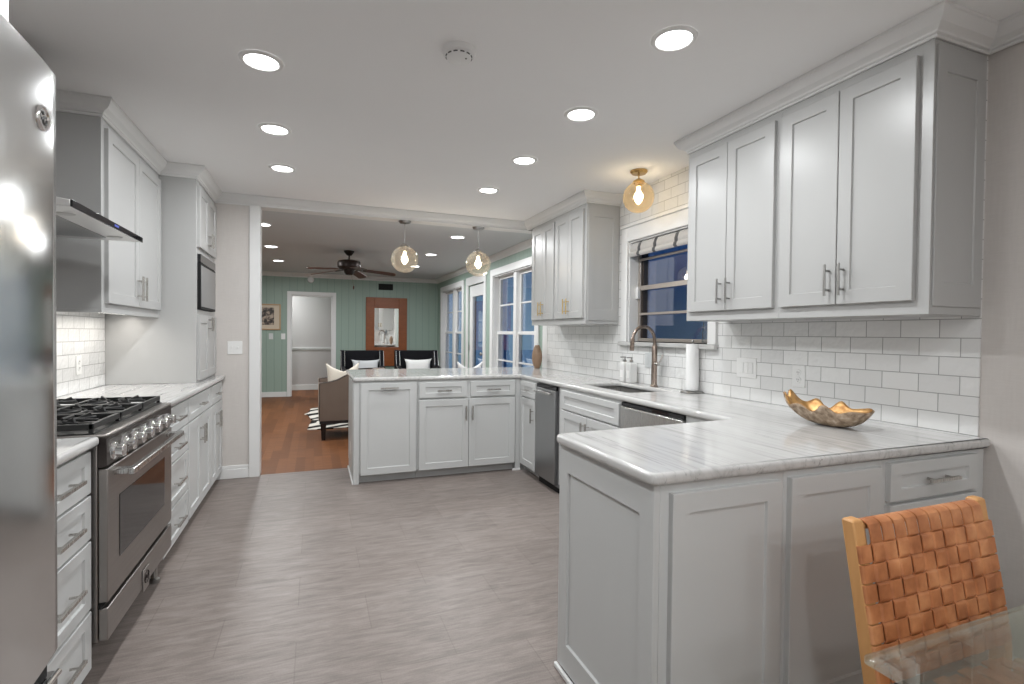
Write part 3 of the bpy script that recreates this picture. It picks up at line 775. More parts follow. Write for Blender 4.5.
c_ = MB().box(0, 0.018, 0, dt, 0.001, tz).box(wt - 0.018, wt, 0, dt, 0.001, tz).box(0.018, wt - 0.018, 0, dt, 0.001, MZ0 - 0.002).box(0.018, wt - 0.018, 0, dt, MZ1 + 0.002, tz).box(0.018, wt - 0.018, dt - 0.02, dt, MZ0 - 0.002, MZ1 + 0.002)
c_.box(0.018, 0.036, 0, 0.02, MZ0 - 0.002, MZ1 + 0.002).box(wt - 0.10, wt - 0.018, 0, 0.02, MZ0 - 0.002, MZ1 + 0.002)
c_.build('carcass', 'white_paint', tw, bevel=0.0015)
for a, b, z0, z1, hu, hz in ((0.022, 0.36, 1.915, 2.362, 0.333, 2.02), (0.364, 0.70, 1.915, 2.362, 0.391, 2.02), (0.022, 0.36, 0.935, 1.415, 0.333, 1.36), (0.364, 0.70, 0.935, 1.415, 0.391, 1.36)):
    o = shaker(a, b, z0 - ZC, z1 - ZC).build('cabinet_door', 'white_paint', tw, smooth=20)
    pull(o, hu, hz - ZC - 0.01, 0.11, True, 'nickel', square=True)
mw = thing('microwave', 'built-in microwave with a black-edged door in the white tower', 'microwave', (XT, YT, 1.458), R90)
mu0, mu1 = 0.037, wt - 0.101
MB().box(mu0, mu1, 0.003, 0.40, 0.001, 0.408).build('body', 'black_plastic', mw)
MB().box(mu0, mu1, -0.022, 0.002, 0.345, 0.408).build('control_panel', 'black_glass', mw, bevel=0.002)
mo = MB().box(mu0, mu1, -0.022, 0.002, 0.001, 0.342).build('door', 'black_plastic', mw, bevel=0.003)
MB().box(mu0 + 0.012, mu1 - 0.03, -0.025, -0.022, 0.02, 0.325).build('door_window', 'stainless_grey', mo, bevel=0.001)

# ------------------------------------------------------------------ range
RY0, RW = 2.264, 0.908
rg = thing('gas_range', 'stainless gas range with black grates and seven knobs', 'range', (-0.705, RY0, 0), R90)
RD = 0.645
MB().box(0.0, RW, 0.028, RD, 0.157, 0.900).build('body', 'stainless_warm', rg, bevel=0.002)
MB().box(0.0, RW, -0.003, RD, 0.906, 0.918).build('cooktop', 'stainless_warm', rg, bevel=0.005)
MB().box(0.012, RW - 0.012, 0.040, RD - 0.03, 0.918, 0.922).build('burner_tray', 'black_iron', rg)
cp = MB().prism([(0.028, 0.795), (0.0, 0.800), (0.0, 0.905), (0.028, 0.905)], 'x', 0.002, RW - 0.002).build('control_panel', 'stainless_dark', rg, bevel=0.002)
for k in range(7):
    u = 0.060 + k * 0.122
    kn = MB().lathe([(0.0, -0.040), (0.020, -0.040), (0.024, -0.037), (0.024, -0.014), (0.031, -0.012), (0.033, -0.003), (0.033, 0.0)], 20, (u, 0.0, 0.846), 'y').box(u - 0.004, u + 0.004, -0.046, -0.039, 0.826, 0.866)
    kn.build('knob', 'chrome', rg, bevel=0.001)
od = MB().box(0.006, RW - 0.006, -0.002, 0.027, 0.298, 0.790).build('oven_door', 'stainless_warm', rg, bevel=0.003)
MB().box(0.125, RW - 0.145, -0.004, -0.002, 0.420, 0.662).build('oven_window', 'black_glass', od, bevel=0.001)
hb = MB().box(0.055, RW - 0.055, -0.070, -0.048, 0.752, 0.776).box(0.060, 0.110, -0.060, -0.001, 0.754, 0.774).box(RW - 0.11, RW - 0.06, -0.060, -0.001, 0.754, 0.774)
hb.build('oven_handle', 'stainless', od, bevel=0.003)
MB().box(0.004, RW - 0.004, 0.020, 0.027, 0.276, 0.298).build('door_gap', 'black_plastic', rg)
kp = MB().box(0.006, RW - 0.006, -0.002, 0.027, 0.157, 0.276).build('kick_panel', 'stainless_warm', rg, bevel=0.003)
bd = MB().box(0.405, 0.487, -0.008, -0.0025, 0.140, 0.238).build('badge', 'stainless_warm', kp, bevel=0.003)
MB().tube([(0.446 + 0.030 * math.cos(2 * PI * k / 24), -0.0095, 0.196 + 0.026 * math.sin(2 * PI * k / 24)) for k in range(24)], 0.0022, 6, closed=True).tube([(0.424, -0.0095, 0.186), (0.438, -0.0095, 0.206), (0.448, -0.0095, 0.188), (0.468, -0.0095, 0.204)], 0.002, 6).build('badge_emblem', 'stainless_dark', bd)
for u, v in ((0.24, 0.34), (RW - 0.07, 0.06), (0.24, RD - 0.08), (RW - 0.07, RD - 0.08)):
    MB().lathe([(0.0, 0.001), (0.024, 0.001), (0.024, 0.016), (0.014, 0.022), (0.014, 0.157)], 16, (u, v, 0)).build('leg', 'dark_nickel', rg)
# burners and grates
for i in range(3):
    u = 0.160 + i * (RW - 0.32) / 2
    for v in (0.20, 0.47):
        bu = MB().lathe([(0.0, 0.016), (0.030, 0.016), (0.034, 0.010), (0.046, 0.009), (0.050, 0.0)], 24, (u, v, 0.9225)).build('burner', 'black_iron', rg)
        MB().lathe([(0.0, 0.024), (0.026, 0.024), (0.030, 0.021), (0.030, 0.0165), (0.0, 0.0165)], 24, (u, v, 0.9225)).build('burner_cap', 'black_plastic', bu)
    g = MB(); u0, u1, v0, v1 = u - 0.143, u + 0.143, 0.046, 0.595; z0, z1 = 0.938, 0.956; b = 0.007
    for (x0, x1, y0, y1) in ((u0, u1, v0, v0 + 2 * b), (u0, u1, v1 - 2 * b, v1), (u0, u0 + 2 * b, v0, v1), (u1 - 2 * b, u1, v0, v1), (u0, u1, (v0 + v1) / 2 - b, (v0 + v1) / 2 + b)):
        g.box(x0, x1, y0, y1, z0 - 0.004, z1)
    for v in (0.20, 0.47):
        for a in range(4):
            an = a * PI / 2 + PI / 4
            for d0, d1 in ((0.035, 0.125),):
                p0 = Vector((u + math.cos(an) * d0, v + math.sin(an) * d0, z1 - 0.005)); p1 = Vector((u + math.cos(an) * d1, v + math.sin(an) * d1, z1 - 0.006))
                g.tube([p0, p1], 0.0065, 6)
            an = a * PI / 2
            g.tube([(u + math.cos(an) * 0.03, v + math.sin(an) * 0.03, z1 - 0.004), (u + math.cos(an) * 0.13, v + math.sin(an) * 0.125, z1 - 0.006)], 0.0065, 6)
            ca, sa = math.cos(an + PI / 4), math.sin(an + PI / 4)
            q = Vector((u, v, 0)); e1 = q + Vector((ca * 0.05, sa * 0.05, z1 - 0.004)); e2 = q + Vector((ca * 0.115, sa * 0.115, z1 - 0.004)); e3 = q + Vector((ca * 0.105, sa * 0.105, z1 + 0.016))
            sd_ = Vector((-sa, ca, 0)) * 0.004
            vv = [g.bm.verts.new(p + d) for d in (sd_, -sd_) for p in (e1, e2, e3)]
            g.bm.faces.new(vv[:3]); g.bm.faces.new(vv[3:][::-1])
            for i_ in range(3): g.bm.faces.new((vv[i_], vv[3 + i_], vv[3 + (i_ + 1) % 3], vv[(i_ + 1) % 3]))
    for (x, y) in ((u0 + b, v0 + b), (u1 - b, v0 + b), (u0 + b, v1 - b), (u1 - b, v1 - b)): g.box(x - b, x + b, y - b, y + b, 0.9222, z0)
    g.build('grate', 'black_iron', rg, bevel=0.002)

# hood
hd = thing('range_hood', 'stainless range hood with a dark control strip and chimney above the gas range', 'range hood', (-0.826, 2.322, 1.748), R90)
hw, hdp = 0.815, 0.532
MB().prism([(0.004, 0.0), (0.004, 0.024), (0.26, 0.062), (0.28, 0.13), (hdp, 0.13), (hdp, 0.0)], 'x', 0, hw).build('canopy', 'stainless_soft', hd, bevel=0.002)
st_ = MB().box(0.0, hw, -0.004, 0.004, -0.001, 0.024).build('control_strip', 'black_glass', hd, bevel=0.001)
MB().box(0.42, 0.47, -0.005, -0.004, 0.008, 0.017).build('display', 'blue_display', st_)
MB().box(0.27, 0.55, 0.29, hdp, 0.13, 2.489 - 1.748).build('chimney', 'stainless', hd, bevel=0.002)
MB().box(0.10, hw - 0.10, 0.12, hdp - 0.06, -0.004, 0.0).build('filter_panel', 'stainless_grey', hd, bevel=0.001)
for u in (0.16, hw - 0.13):
    MB().lathe([(0, -0.003), (0.028, -0.003), (0.032, 0.0)], 20, (u, 0.075, 0)).build('hood_lamp', 'lens_off', hd)

# ------------------------------------------------------------------ refrigerator
FX, FY0, FW, FZ = -0.490, 0.405, 0.908, 1.812
fg = thing('refrigerator', 'large stainless steel refrigerator with a round badge and pocket handle', 'refrigerator', (FX, FY0, 0), R90)
MB().box(0.006, FW - 0.006, 0.075, XB * -1 + FX - 0.01, 0.02, FZ - 0.03).build('body', 'fridge_side', fg, bevel=0.004)
def fdoor(u0, u1, z0, z1, nm, pocket=None):
    n = 14; R = []
    ring_b, ring_f = [], []
    m = MB(); cols = []
    for k in range(n + 1):
        t = k / n; u = u0 + (u1 - u0) * t
        bulge = 0.012 * (1 - (2 * t - 1) ** 2)
        edge = min(u - u0, u1 - u)
        r = 0.012
        if edge < r: bulge -= r - math.sqrt(max(0, r * r - (r - edge) ** 2))
        cols.append((u, -bulge))
    us = sorted(set([c[0] for c in cols] + [u0 + 0.003, u0 + 0.007, u1 - 0.003, u1 - 0.007]))
    cols = []
    for u in us:
        t = (u - u0) / (u1 - u0); bl = 0.012 * (1 - (2 * t - 1) ** 2); e = min(u - u0, u1 - u); r = 0.010
        if e < r: bl -= r - math.sqrt(max(0, r * r - (r - e) ** 2))
        cols.append((u, -bl))
    poly = cols + [(u1, 0.068), (u0, 0.068)]
    zs = [z0, z1]
    m.rings([[(p[0], p[1], z) for p in poly] for z in zs])
    return m.build(nm, 'stainless_door', fg, smooth=30)
fdoor(0.0, FW / 2 - 0.003, 0.645, FZ, 'door'); fdr = fdoor(FW / 2 + 0.003, FW, 0.645, FZ, 'door')
fz_ = fdoor(0.0, FW, 0.06, 0.595, 'freezer_drawer')
MB().box(0.02, FW - 0.02, 0.012, 0.066, 0.597, 0.643).build('pocket_handle', 'black_plastic', fg)
MB().cyl((0.03, -0.006, 0.602), (FW - 0.018, -0.006, 0.602), 0.006, 10).build('handle_trim', 'chrome', fg)
MB().box(0.02, FW - 0.02, 0.08, 0.10, 0.001, 0.055).build('kick_grille', 'black_plastic', fg)
bx, bz = 0.827, 1.700
bg_ = MB().lathe([(0.0, -0.003), (0.016, -0.003), (0.018, -0.006), (0.022, -0.006), (0.024, -0.003), (0.024, 0.006)], 32, (bx, -0.006, bz), 'y').build('badge', 'chrome', fdr)
sc_ = MB()
def swirl(cx, cz, s, f):
    return [(cx + s * 0.009 * math.cos(t) * (1 + 0.15 * math.sin(2 * t)), -0.0095, cz + s * 0.010 * math.sin(t)) for t in [0.3 + f * k * 0.42 for k in range(14)]]
sc_.tube(swirl(bx - 0.006, bz + 0.004, 0.75, 1), 0.0016, 6); sc_.tube(swirl(bx + 0.007, bz - 0.003, 0.75, -1), 0.0016, 6)
sc_.build('badge_script', 'slot_dark', bg_)
# cabinet above the refrigerator
cabinet('wall_cabinet', 'white cabinet over the refrigerator, hardly showing in the top corner', 'cabinet', (-0.585, 0.388, 0), R90, 0.935, 0.77, 1.86, 2.488,
        [('cabinet_door', 0.012, 0.463, 1.90, 2.44, None), ('cabinet_door', 0.467, 0.925, 1.90, 2.44, None)], 'white_paint')

# ------------------------------------------------------------------ plates on walls
def plate(name, lab, cat, loc, rz, w, h, kind, mat='plate_white'):
    t = thing(name, lab, cat, loc, rz)
    MB().box(-w / 2, w / 2, -0.006, -0.0005, -h / 2, h / 2).build('cover', mat, t, bevel=0.002)
    for c, k in kind:
        if k == 'switch':
            MB().box(c - 0.005, c + 0.005, -0.016, -0.006, -0.004, 0.012).build('toggle', mat, t, bevel=0.001)
        elif k == 'rocker':
            MB().box(c - 0.016, c + 0.016, -0.009, -0.006, -0.033, 0.033).build('rocker', mat, t, bevel=0.002)
        else:
            for s in (-0.02, 0.02):
                f_ = MB().lathe([(0, -0.0085), (0.0155, -0.0085), (0.017, -0.006)], 20, (c, 0, s), 'y').build('socket_face', mat, t)
                MB().box(c - 0.0065, c - 0.0045, -0.0095, -0.0085, s - 0.002, s + 0.007).box(c + 0.0045, c + 0.0065, -0.0095, -0.0085, s - 0.002, s + 0.006).cyl((c, -0.0095, s - 0.008), (c, -0.0085, s - 0.008), 0.002, 8).build('socket_slot', 'slot_dark', f_)
    return t
plate('light_switch', 'white double switch plate on the beige wall beside the opening', 'switch', (-0.650, YW, 1.152), 0, 0.116, 0.116, [(-0.023, 'switch'), (0.023, 'switch')])
plate('wall_outlet', 'white outlet plate on the tile behind the range worktop', 'outlet', (XB + 0.008, 3.885, 1.080), R90, 0.072, 0.116, [(0, 'outlet')])
plate('light_switch', 'wide white rocker plate on the tile just past the window', 'switch', (XW, 2.372, 1.110), RM, 0.150, 0.120, [(-0.036, 'rocker'), (0.0, 'rocker'), (0.036, 'rocker')])
plate('wall_outlet', 'white outlet plate on the tile above the shell bowl', 'outlet', (XW, 2.013, 1.088), RM, 0.078, 0.120, [(0, 'outlet')])
plate('light_switch', 'pale plate on the tile between the soap bottles and the faucet', 'switch', (XW, 3.330, 1.105), RM, 0.118, 0.118, [(-0.023, 'rocker'), (0.023, 'rocker')], 'plate_grey')
plate('light_switch', 'single switch plate under the framed photo on the green wall', 'switch', (-0.795, YFAR, 1.20), 0, 0.075, 0.116, [(0, 'switch')], 'plate_grey')
plate('light_switch', 'single switch plate beside the hall doorway trim on the green wall', 'switch', (-0.575, YFAR, 1.20), 0, 0.075, 0.116, [(0, 'switch')])

# ------------------------------------------------------------------ lamps
def area(parent, loc, size, power, col=(0.965, 0.99, 1.0), spread=180, shape='DISK', sy=None):
    L = bpy.data.lights.new('lamp_light', 'AREA'); L.shape = shape; L.size = size
    if sy: L.size_y = sy
    L.energy = power; L.color = col; L.spread = math.radians(spread)
    o = bpy.data.objects.new('lamp_light', L); COL.objects.link(o); o.location = loc
    if parent is not None: o.parent = parent
    return o
def point(parent, loc, r, power, col):
    L = bpy.data.lights.new('lamp_light', 'POINT'); L.shadow_soft_size = r; L.energy = power; L.color = col
    o = bpy.data.objects.new('lamp_light', L); COL.objects.link(o); o.location = loc; o.parent = parent
    return o
def downlight(lab, x, y, z, power, group, r=0.068, trim=0.092):
    t = thing('recessed_downlight', lab, 'ceiling light', (x, y, z), 0, group)
    MB().lathe([(r, -0.004), (r + 0.004, -0.009), (trim - 0.006, -0.007), (trim, -0.001)], 36).build('trim_ring', 'plate_white', t)
    MB().lathe([(0, -0.003), (r + 0.001, -0.003)], 36).build('lens', 'lamp_lens', t)
    area(t, (0, 0, -0.012), r * 2 * 0.95, power)
    return t
KL = [(-0.222, 2.520, 'recessed downlight above the gas range, first in the range-side row'), (-0.222, 3.331, 'recessed downlight in the middle of the range-side row'),
      (-0.222, 4.102, 'recessed downlight at the living room end of the range-side row'),
      (1.340, 1.700, 'large recessed downlight by the two-door wall cabinets over the shell bowl'), (1.337, 2.461, 'recessed downlight before the kitchen window, second in the sink-side row'),
      (1.335, 3.256, 'recessed downlight beside the globe ceiling light, third in the sink-side row'), (1.340, 4.045, 'small recessed downlight at the living room end of the sink-side row')]
for x, y, l in KL: downlight(l, x, y, H, P_KITCHEN, 'kitchen downlights')
downlight('added unseen downlight over the refrigerator side, just outside the picture', -0.222, 1.71, H, P_KITCHEN, 'kitchen downlights')  # unseen light, added for brightness where the row's spacing continues
for x, y in ((0.45, 0.10), (-0.222, -1.0), (0.75, -1.5), (1.5, -2.2), (0.0, -2.4)):  # unseen fixtures, made up to brighten the room from behind the camera
    downlight('added unseen fill light in the dining end of the ceiling behind the photographer', x, y, H, P_DINING_FILL, 'added dining end fill lights')
LL = [(-0.535, 6.223, 'recessed downlight half hidden by the opening trim in the living room ceiling'), (-0.56, 7.80, 'middle recessed downlight of the living room row over the hall doorway side'),
      (-0.56, 9.30, 'last recessed downlight toward the green wall on the hall doorway side'), (1.62, 6.06, 'recessed downlight between the two hanging globes in the living room'),
      (1.62, 7.57, 'middle recessed downlight of the living room row by the windows'), (1.645, 9.02, 'last recessed downlight toward the green wall on the window side')]
for x, y, l in LL: downlight(l, x, y, HL, P_LIVING, 'living room downlights', 0.075, 0.095)
downlight('added fill light in the hall, out of sight beyond the doorway', -0.9, 11.7, HL, P_HALL_FILL, 'added hall fill light')  # made-up fixture, put in to light the hall
area(ut, (0, 0, -0.0075), 0.03, P_UNDER, (1, 0.95, 0.88), 165, 'RECTANGLE', 0.94)

def globe_lamp(name, lab, loc, zc, r, power, stem_mat, group=None, rod=0.004, glass='amber_glass'):
    """loc is the ceiling point, zc the globe centre height"""
    t = thing(name, lab, 'pendant lamp' if group else 'ceiling light', loc, 0, group)
    dz_ = zc - loc[2]
    MB().lathe([(0, 0), (0.062, 0), (0.062, -0.008), (0.05, -0.022), (0.012, -0.026), (0, -0.026)], 28).build('canopy', stem_mat, t)
    MB().cyl((0, 0, -0.024), (0, 0, dz_ + r + 0.012), rod, 10).build('stem', stem_mat, t)
    MB().lathe([(0, 0.022), (0.012, 0.022), (0.040, 0.006), (0.046, -0.010), (0.030, -0.012), (0.020, -0.035), (0, -0.035)], 28, (0, 0, dz_ + r)).build('cap', stem_mat, t)
    pr = []
    a0 = math.asin(0.040 / r)
    for k in range(25):
        a = a0 + (PI - a0) * k / 24; pr.append((max(0.0, r * math.sin(a)), r * math.cos(a)))
    MB().lathe(pr, 40, (0, 0, dz_)).build('globe', glass, t, smooth=80)
    MB().lathe([(0, -0.055), (0.012, -0.05), (0.026, -0.028), (0.031, -0.004), (0.026, 0.02), (0.015, 0.042), (0.012, 0.075), (0, 0.075)], 24, (0, 0, dz_ + 0.005)).build('bulb', 'bulb_glow', t, smooth=80)
    pt = point(t, (0, 0, dz_), 0.04, power, (1, 0.90, 0.77))
    return t
globe_lamp('pendant_lamp', 'amber glass globe pendant hanging over the peninsula in front of the mirror wall', (0.832, 5.125, 2.405), 2.026, 0.132, P_PENDANT, 'dark_nickel', 'globe pendants over the far peninsula', 0.0025, 'smoky_glass')
globe_lamp('pendant_lamp', 'amber glass globe pendant hanging in front of the living room window trim', (1.594, 5.125, 2.405), 2.026, 0.130, P_PENDANT, 'dark_nickel', 'globe pendants over the far peninsula', 0.0025, 'smoky_glass')
globe_lamp('semi_flush_lamp', 'amber glass globe on a short brass stem near the kitchen window', (2.190, 3.148, H), 2.300, 0.112, P_SEMI, 'brass', None, 0.005)

sd = thing('smoke_detector', 'round white smoke detector on the kitchen ceiling', 'smoke detector', (0.562, 2.106, H))
MB().lathe([(0, -0.040), (0.045, -0.040), (0.052, -0.036), (0.054, -0.026), (0.066, -0.022), (0.070, -0.012), (0.070, 0)], 36).build('housing', 'plate_white', sd)
vm = MB()
for k in range(12):
    a = 2 * PI * k / 12
    c, s = math.cos(a), math.sin(a)
    vm.tube([(0.0535 * math.cos(a - 0.16), 0.0535 * math.sin(a - 0.16), -0.031), (0.0545 * c, 0.0545 * s, -0.031), (0.0535 * math.cos(a + 0.16), 0.0535 * math.sin(a + 0.16), -0.031)], 0.0028, 6)
vm.build('vent_slot', 'slot_dark', sd)
MB().cyl((0.025, -0.02, -0.042), (0.025, -0.02, -0.039), 0.004, 10).build('indicator', 'slot_dark', sd)
s2 = thing('smoke_detector', 'small white alarm high on the green wall above the doorway', 'smoke detector', (-0.07, YFAR, 2.345), 0)
MB().lathe([(0, -0.035), (0.05, -0.035), (0.062, -0.02), (0.065, 0)], 28, (0, 0, 0), 'y').build('housing', 'plate_white', s2)

# ------------------------------------------------------------------ things on the worktop
# faucet
fc = thing('faucet', 'tall bronze gooseneck faucet behind the sink', 'faucet', (2.385, 3.195, ZC))
MB().lathe([(0, 0.0005), (0.030, 0.0005), (0.030, 0.006), (0.024, 0.012), (0.0215, 0.020), (0.0215, 0.165), (0.0205, 0.170), (0.0205, 0.300), (0.015, 0.315)], 24).build('body', 'champagne_bronze', fc)
pts = [(0, 0, 0.225), (0, 0, 0.33)]
for k in range(1, 17):
    a = PI * k / 16 * 0.97
    pts.append((-0.098 + 0.098 * math.cos(a), 0, 0.345 + 0.105 * math.sin(a)))
MB().tube(pts, 0.0125, 14).build('gooseneck', 'champagne_bronze', fc)
e = pts[-1]
MB().cyl((e[0], 0, e[2] + 0.004), (e[0] - 0.006, 0, e[2] - 0.085), 0.0165, 16).build('spray_head', 'champagne_bronze', fc, bevel=0.002)
MB().cyl((0.0, -0.018, 0.175), (0.0, -0.052, 0.175), 0.014, 16).tube([(0.0, -0.046, 0.175), (0.012, -0.058, 0.20), (0.026, -0.068, 0.245)], [0.006, 0.0055, 0.007], 10).build('lever', 'nickel', fc)
# soap bottles
def soap(lab, x, y):
    t = thing('soap_bottle', lab, 'soap bottle', (x, y, ZC), 0, 'soap bottles behind the sink')
    MB().box(-0.034, 0.034, -0.034, 0.034, 0.0005, 0.165).build('bottle', 'white_ceramic', t, bevel=0.010, seg=3)
    MB().lathe([(0.014, 0.164), (0.014, 0.183), (0.006, 0.185), (0.006, 0.203)], 16).box(-0.042, 0.008, -0.006, 0.006, 0.199, 0.209).build('pump', 'dark_nickel', t, bevel=0.002)
    MB().box(-0.0345, -0.034, -0.020, 0.020, 0.04, 0.10).build('label_plate', 'plate_white', t)
soap('square white soap bottle with a dark pump, next to the wall cabinet end', 2.385, 3.585)
soap('square white soap bottle with a dark pump, next to the faucet', 2.385, 3.492)
# paper towel
pt_ = thing('paper_towel_holder', 'metal paper towel stand on the worktop beside the sink', 'towel holder', (2.392, 2.790, ZC))
MB().lathe([(0, 0.001), (0.072, 0.001), (0.076, 0.005), (0.070, 0.011), (0.010, 0.014)], 32).build('base', 'dark_nickel', pt_)
MB().cyl((0, 0, 0.012), (0, 0, 0.345), 0.005, 12).lathe([(0, 0.36), (0.007, 0.356), (0.009, 0.348), (0.006, 0.341)], 14).build('rod', 'dark_nickel', pt_)
pr_ = MB().lathe([(0.016, 0.016), (0.042, 0.016), (0.0425, 0.02), (0.0425, 0.326), (0.041, 0.330), (0.016, 0.330), (0.016, 0.016)], 32).build('paper_towel_roll', 'paper')
pr_.location = (2.392, 2.790, ZC); tag(pr_, 'thin white paper towel roll on the metal stand beside the sink', 'paper towels')
# vase
vp = []
for k in range(21):
    t = k / 20; vp.append((0.028 + 0.030 * math.sin(PI * min(1, t * 1.02)) ** 0.8, 0.001 + t * 0.255))
vs = MB().lathe([(0, 0.001)] + vp + [(0.022, 0.262), (0.018, 0.25), (0.018, 0.2), (0, 0.2)], 28).build('vase', 'vase_wood', smooth=60)
vs.location = (2.335, 5.25, ZC); tag(vs, 'oval brown wooden vase in the worktop corner before the living room window', 'vase')
# glass jar on the window sill
gj = MB().lathe([(0, 0.001), (0.026, 0.001), (0.030, 0.01), (0.030, 0.085), (0.024, 0.125), (0.024, 0.15), (0.0225, 0.15), (0.0225, 0.125), (0.028, 0.085), (0.028, 0.012), (0, 0.008)], 24).build('glass_jar', 'clear_glass', smooth=60)
gj.location = (2.49, 2.77, WZ0); tag(gj, 'clear glass bottle on the kitchen window sill', 'bottle')

# shell bowl: long axis along Y, high ruffled tip away from the camera
def shell_pt(r, a, inset=0.0):
    c, s = math.cos(a), math.sin(a)
    wave = math.cos(9 * a + 0.9) + 0.35 * math.cos(13 * a)
    ruf = wave * r ** 3
    near = max(0.0, -s)
    ax = 0.098 * (1 + 0.06 * ruf); by = 0.172
    q = 2.3 + 1.2 * near
    den = (abs(c) ** q + abs(s) ** q) ** (-1 / q)
    x = ax * r * c * den; y = by * r * s * den * (1 + 0.02 * ruf)
    z = 0.004 + 0.076 * r ** (2.0 + 2.2 * near + 0.6 * abs(c)) + 0.015 * ruf * (1 - 0.95 * near ** 1.5) - 0.004 * near ** 2 * r ** 2
    tip = max(0.0, s) ** 5 * r ** 3
    z += 0.046 * tip; y += 0.012 * tip
    return (x * (1 - inset), y * (1 - inset), z + inset * 0.10)
def shell_grid(inset):
    P = []
    for i in range(1, 15):
        P.append([shell_pt(i / 14, 2 * PI * k / 96, inset) for k in range(97)])
    return P
bw = thing('shell_bowl', 'tan ruffled shell-shaped bowl with a gold inside on the near peninsula worktop', 'bowl', (2.105, 1.595, ZC - 0.0015), math.radians(8))
def shell_mesh(inset):
    m = MB(); rows = []
    for i in range(1, 15): rows.append([m.bm.verts.new(shell_pt(i / 14, 2 * PI * k / 96, inset)) for k in range(96)])
    c0 = m.bm.verts.new(shell_pt(0.0001, 0, inset))
    for k in range(96): m.bm.faces.new((c0, rows[0][k], rows[0][(k + 1) % 96]))
    for a, b in zip(rows, rows[1:]):
        for k in range(96): m.bm.faces.new((a[k], b[k], b[(k + 1) % 96], a[(k + 1) % 96]))
    return m
shell_mesh(0.0).build('shell', 'shell_outside', bw, smooth=80, solid=0.004)
shell_mesh(0.035).build('gold_lining', 'shell_gold', bw, smooth=80, solid=0.002)

# roman shade
rs = thing('roman_shade', 'raised linen shade with dark tapes at the top of the kitchen window', 'shade', (2.462, (WY0 + WY1) / 2, WZ1 - 0.014))
hwid = (WY1 - WY0) / 2 - 0.018
prof = [(0.0, -0.001), (-0.012, -0.02), (-0.022, -0.05), (-0.020, -0.075), (-0.006, -0.088), (-0.016, -0.07), (-0.030, -0.085), (-0.034, -0.105), (-0.020, -0.118), (0.004, -0.105), (0.010, -0.06), (0.010, -0.001)]
MB().prism(prof, 'y', -hwid, hwid).build('fabric', 'striped_linen', rs, smooth=60)
for yy in (-0.36, -0.125, 0.125, 0.33):
    pf = [(a - 0.0025 if a < 0 else a, b) for a, b in prof]
    MB().prism(pf, 'y', yy - 0.017, yy + 0.017).build('tape', 'shade_tape', rs, smooth=60)

# ------------------------------------------------------------------ dining table and chair
TX0, TY1, TZ = 0.895, 0.603, 0.745
dt_ = thing('dining_table', 'glass-topped dining table in the near corner of the kitchen', 'table', (TX0 + 0.85, TY1 - 0.5, 0))
gt = slab('table_top', round_poly([(TX0, TY1 - 1.0), (TX0 + 1.50, TY1 - 1.0), (TX0 + 1.50, TY1), (TX0, TY1)], [0.01] * 4), [], TZ - 0.012, TZ, 'table_glass', 0.002)
gt.parent = dt_; gt.location = -dt_.location
for sx in (0.10, 0.55):
    MB().box(sx - 0.05, sx + 0.05, -0.42, 0.08, 0.001, 0.70).box(sx - 0.09, sx + 0.09, -0.38, 0.05, 0.70, 0.7325).build('pedestal', 'blond_wood', dt_, bevel=0.006)

CX0, CX1 = 1.250, 1.800
ch = thing('dining_chair', 'blond wood dining chair with a woven tan leather back behind the glass table', 'chair', ((CX0 + CX1) / 2, 0.62, 0))
hwc = (CX1 - CX0) / 2
def back_y(z): return 0.198 + (z - 0.45) * 0.172          # local y of the post centre line at height z
ZTOP = 0.845
for s in (-1, 1):
    xo = s * (hwc - 0.019)
    m = MB(); R = []
    for z, dy, tk in ((0.0015, 0.235, 0.018), (0.22, 0.205, 0.019), (0.45, back_y(0.45), 0.019), (0.65, back_y(0.65), 0.017), (ZTOP - 0.006, back_y(ZTOP), 0.016), (ZTOP, back_y(ZTOP), 0.012)):
        w = 0.0185 if z < ZTOP else 0.014
        R.append([(xo - w, dy - tk, z), (xo + w, dy - tk, z), (xo + w, dy + tk, z), (xo - w, dy + tk, z)])
    m.rings(R).build('back_post', 'blond_wood', ch, bevel=0.004, smooth=20)
    m = MB(); m.rings([[(xo - 0.017, -0.25 - 0.017, 0.0015), (xo + 0.017, -0.25 - 0.017, 0.0015), (xo + 0.017, -0.25 + 0.017, 0.0015), (xo - 0.017, -0.25 + 0.017, 0.0015)],
                       [(xo - 0.021, -0.24 - 0.021, 0.455), (xo + 0.021, -0.24 - 0.021, 0.455), (xo + 0.021, -0.24 + 0.021, 0.455), (xo - 0.021, -0.24 + 0.021, 0.455)]])
    m.build('front_leg', 'blond_wood', ch, bevel=0.004, smooth=20)
    MB().box(xo - 0.013, xo + 0.013, -0.215, back_y(0.43) - 0.028, 0.395, 0.435).build('side_rail', 'blond_wood', ch, bevel=0.004)
MB().box(-hwc + 0.041, hwc - 0.041, -0.252, -0.228, 0.395, 0.435).build('front_rail', 'blond_wood', ch, bevel=0.004)
ZRT, ZRB = ZTOP - 0.020, 0.470
for z in (ZRT, ZRB):
    yy = back_y(z)
    MB().cyl((-hwc + 0.036, yy, z), (hwc - 0.036, yy, z), 0.011, 12).build('back_rail', 'blond_wood', ch)
for s in (-1, 1):
    xr_ = s * (hwc - 0.043)
    MB().cyl((xr_, back_y(ZRB + 0.005), ZRB + 0.005), (xr_, back_y(ZRT - 0.004), ZRT - 0.004), 0.010, 12).build('side_rod', 'blond_wood', ch)
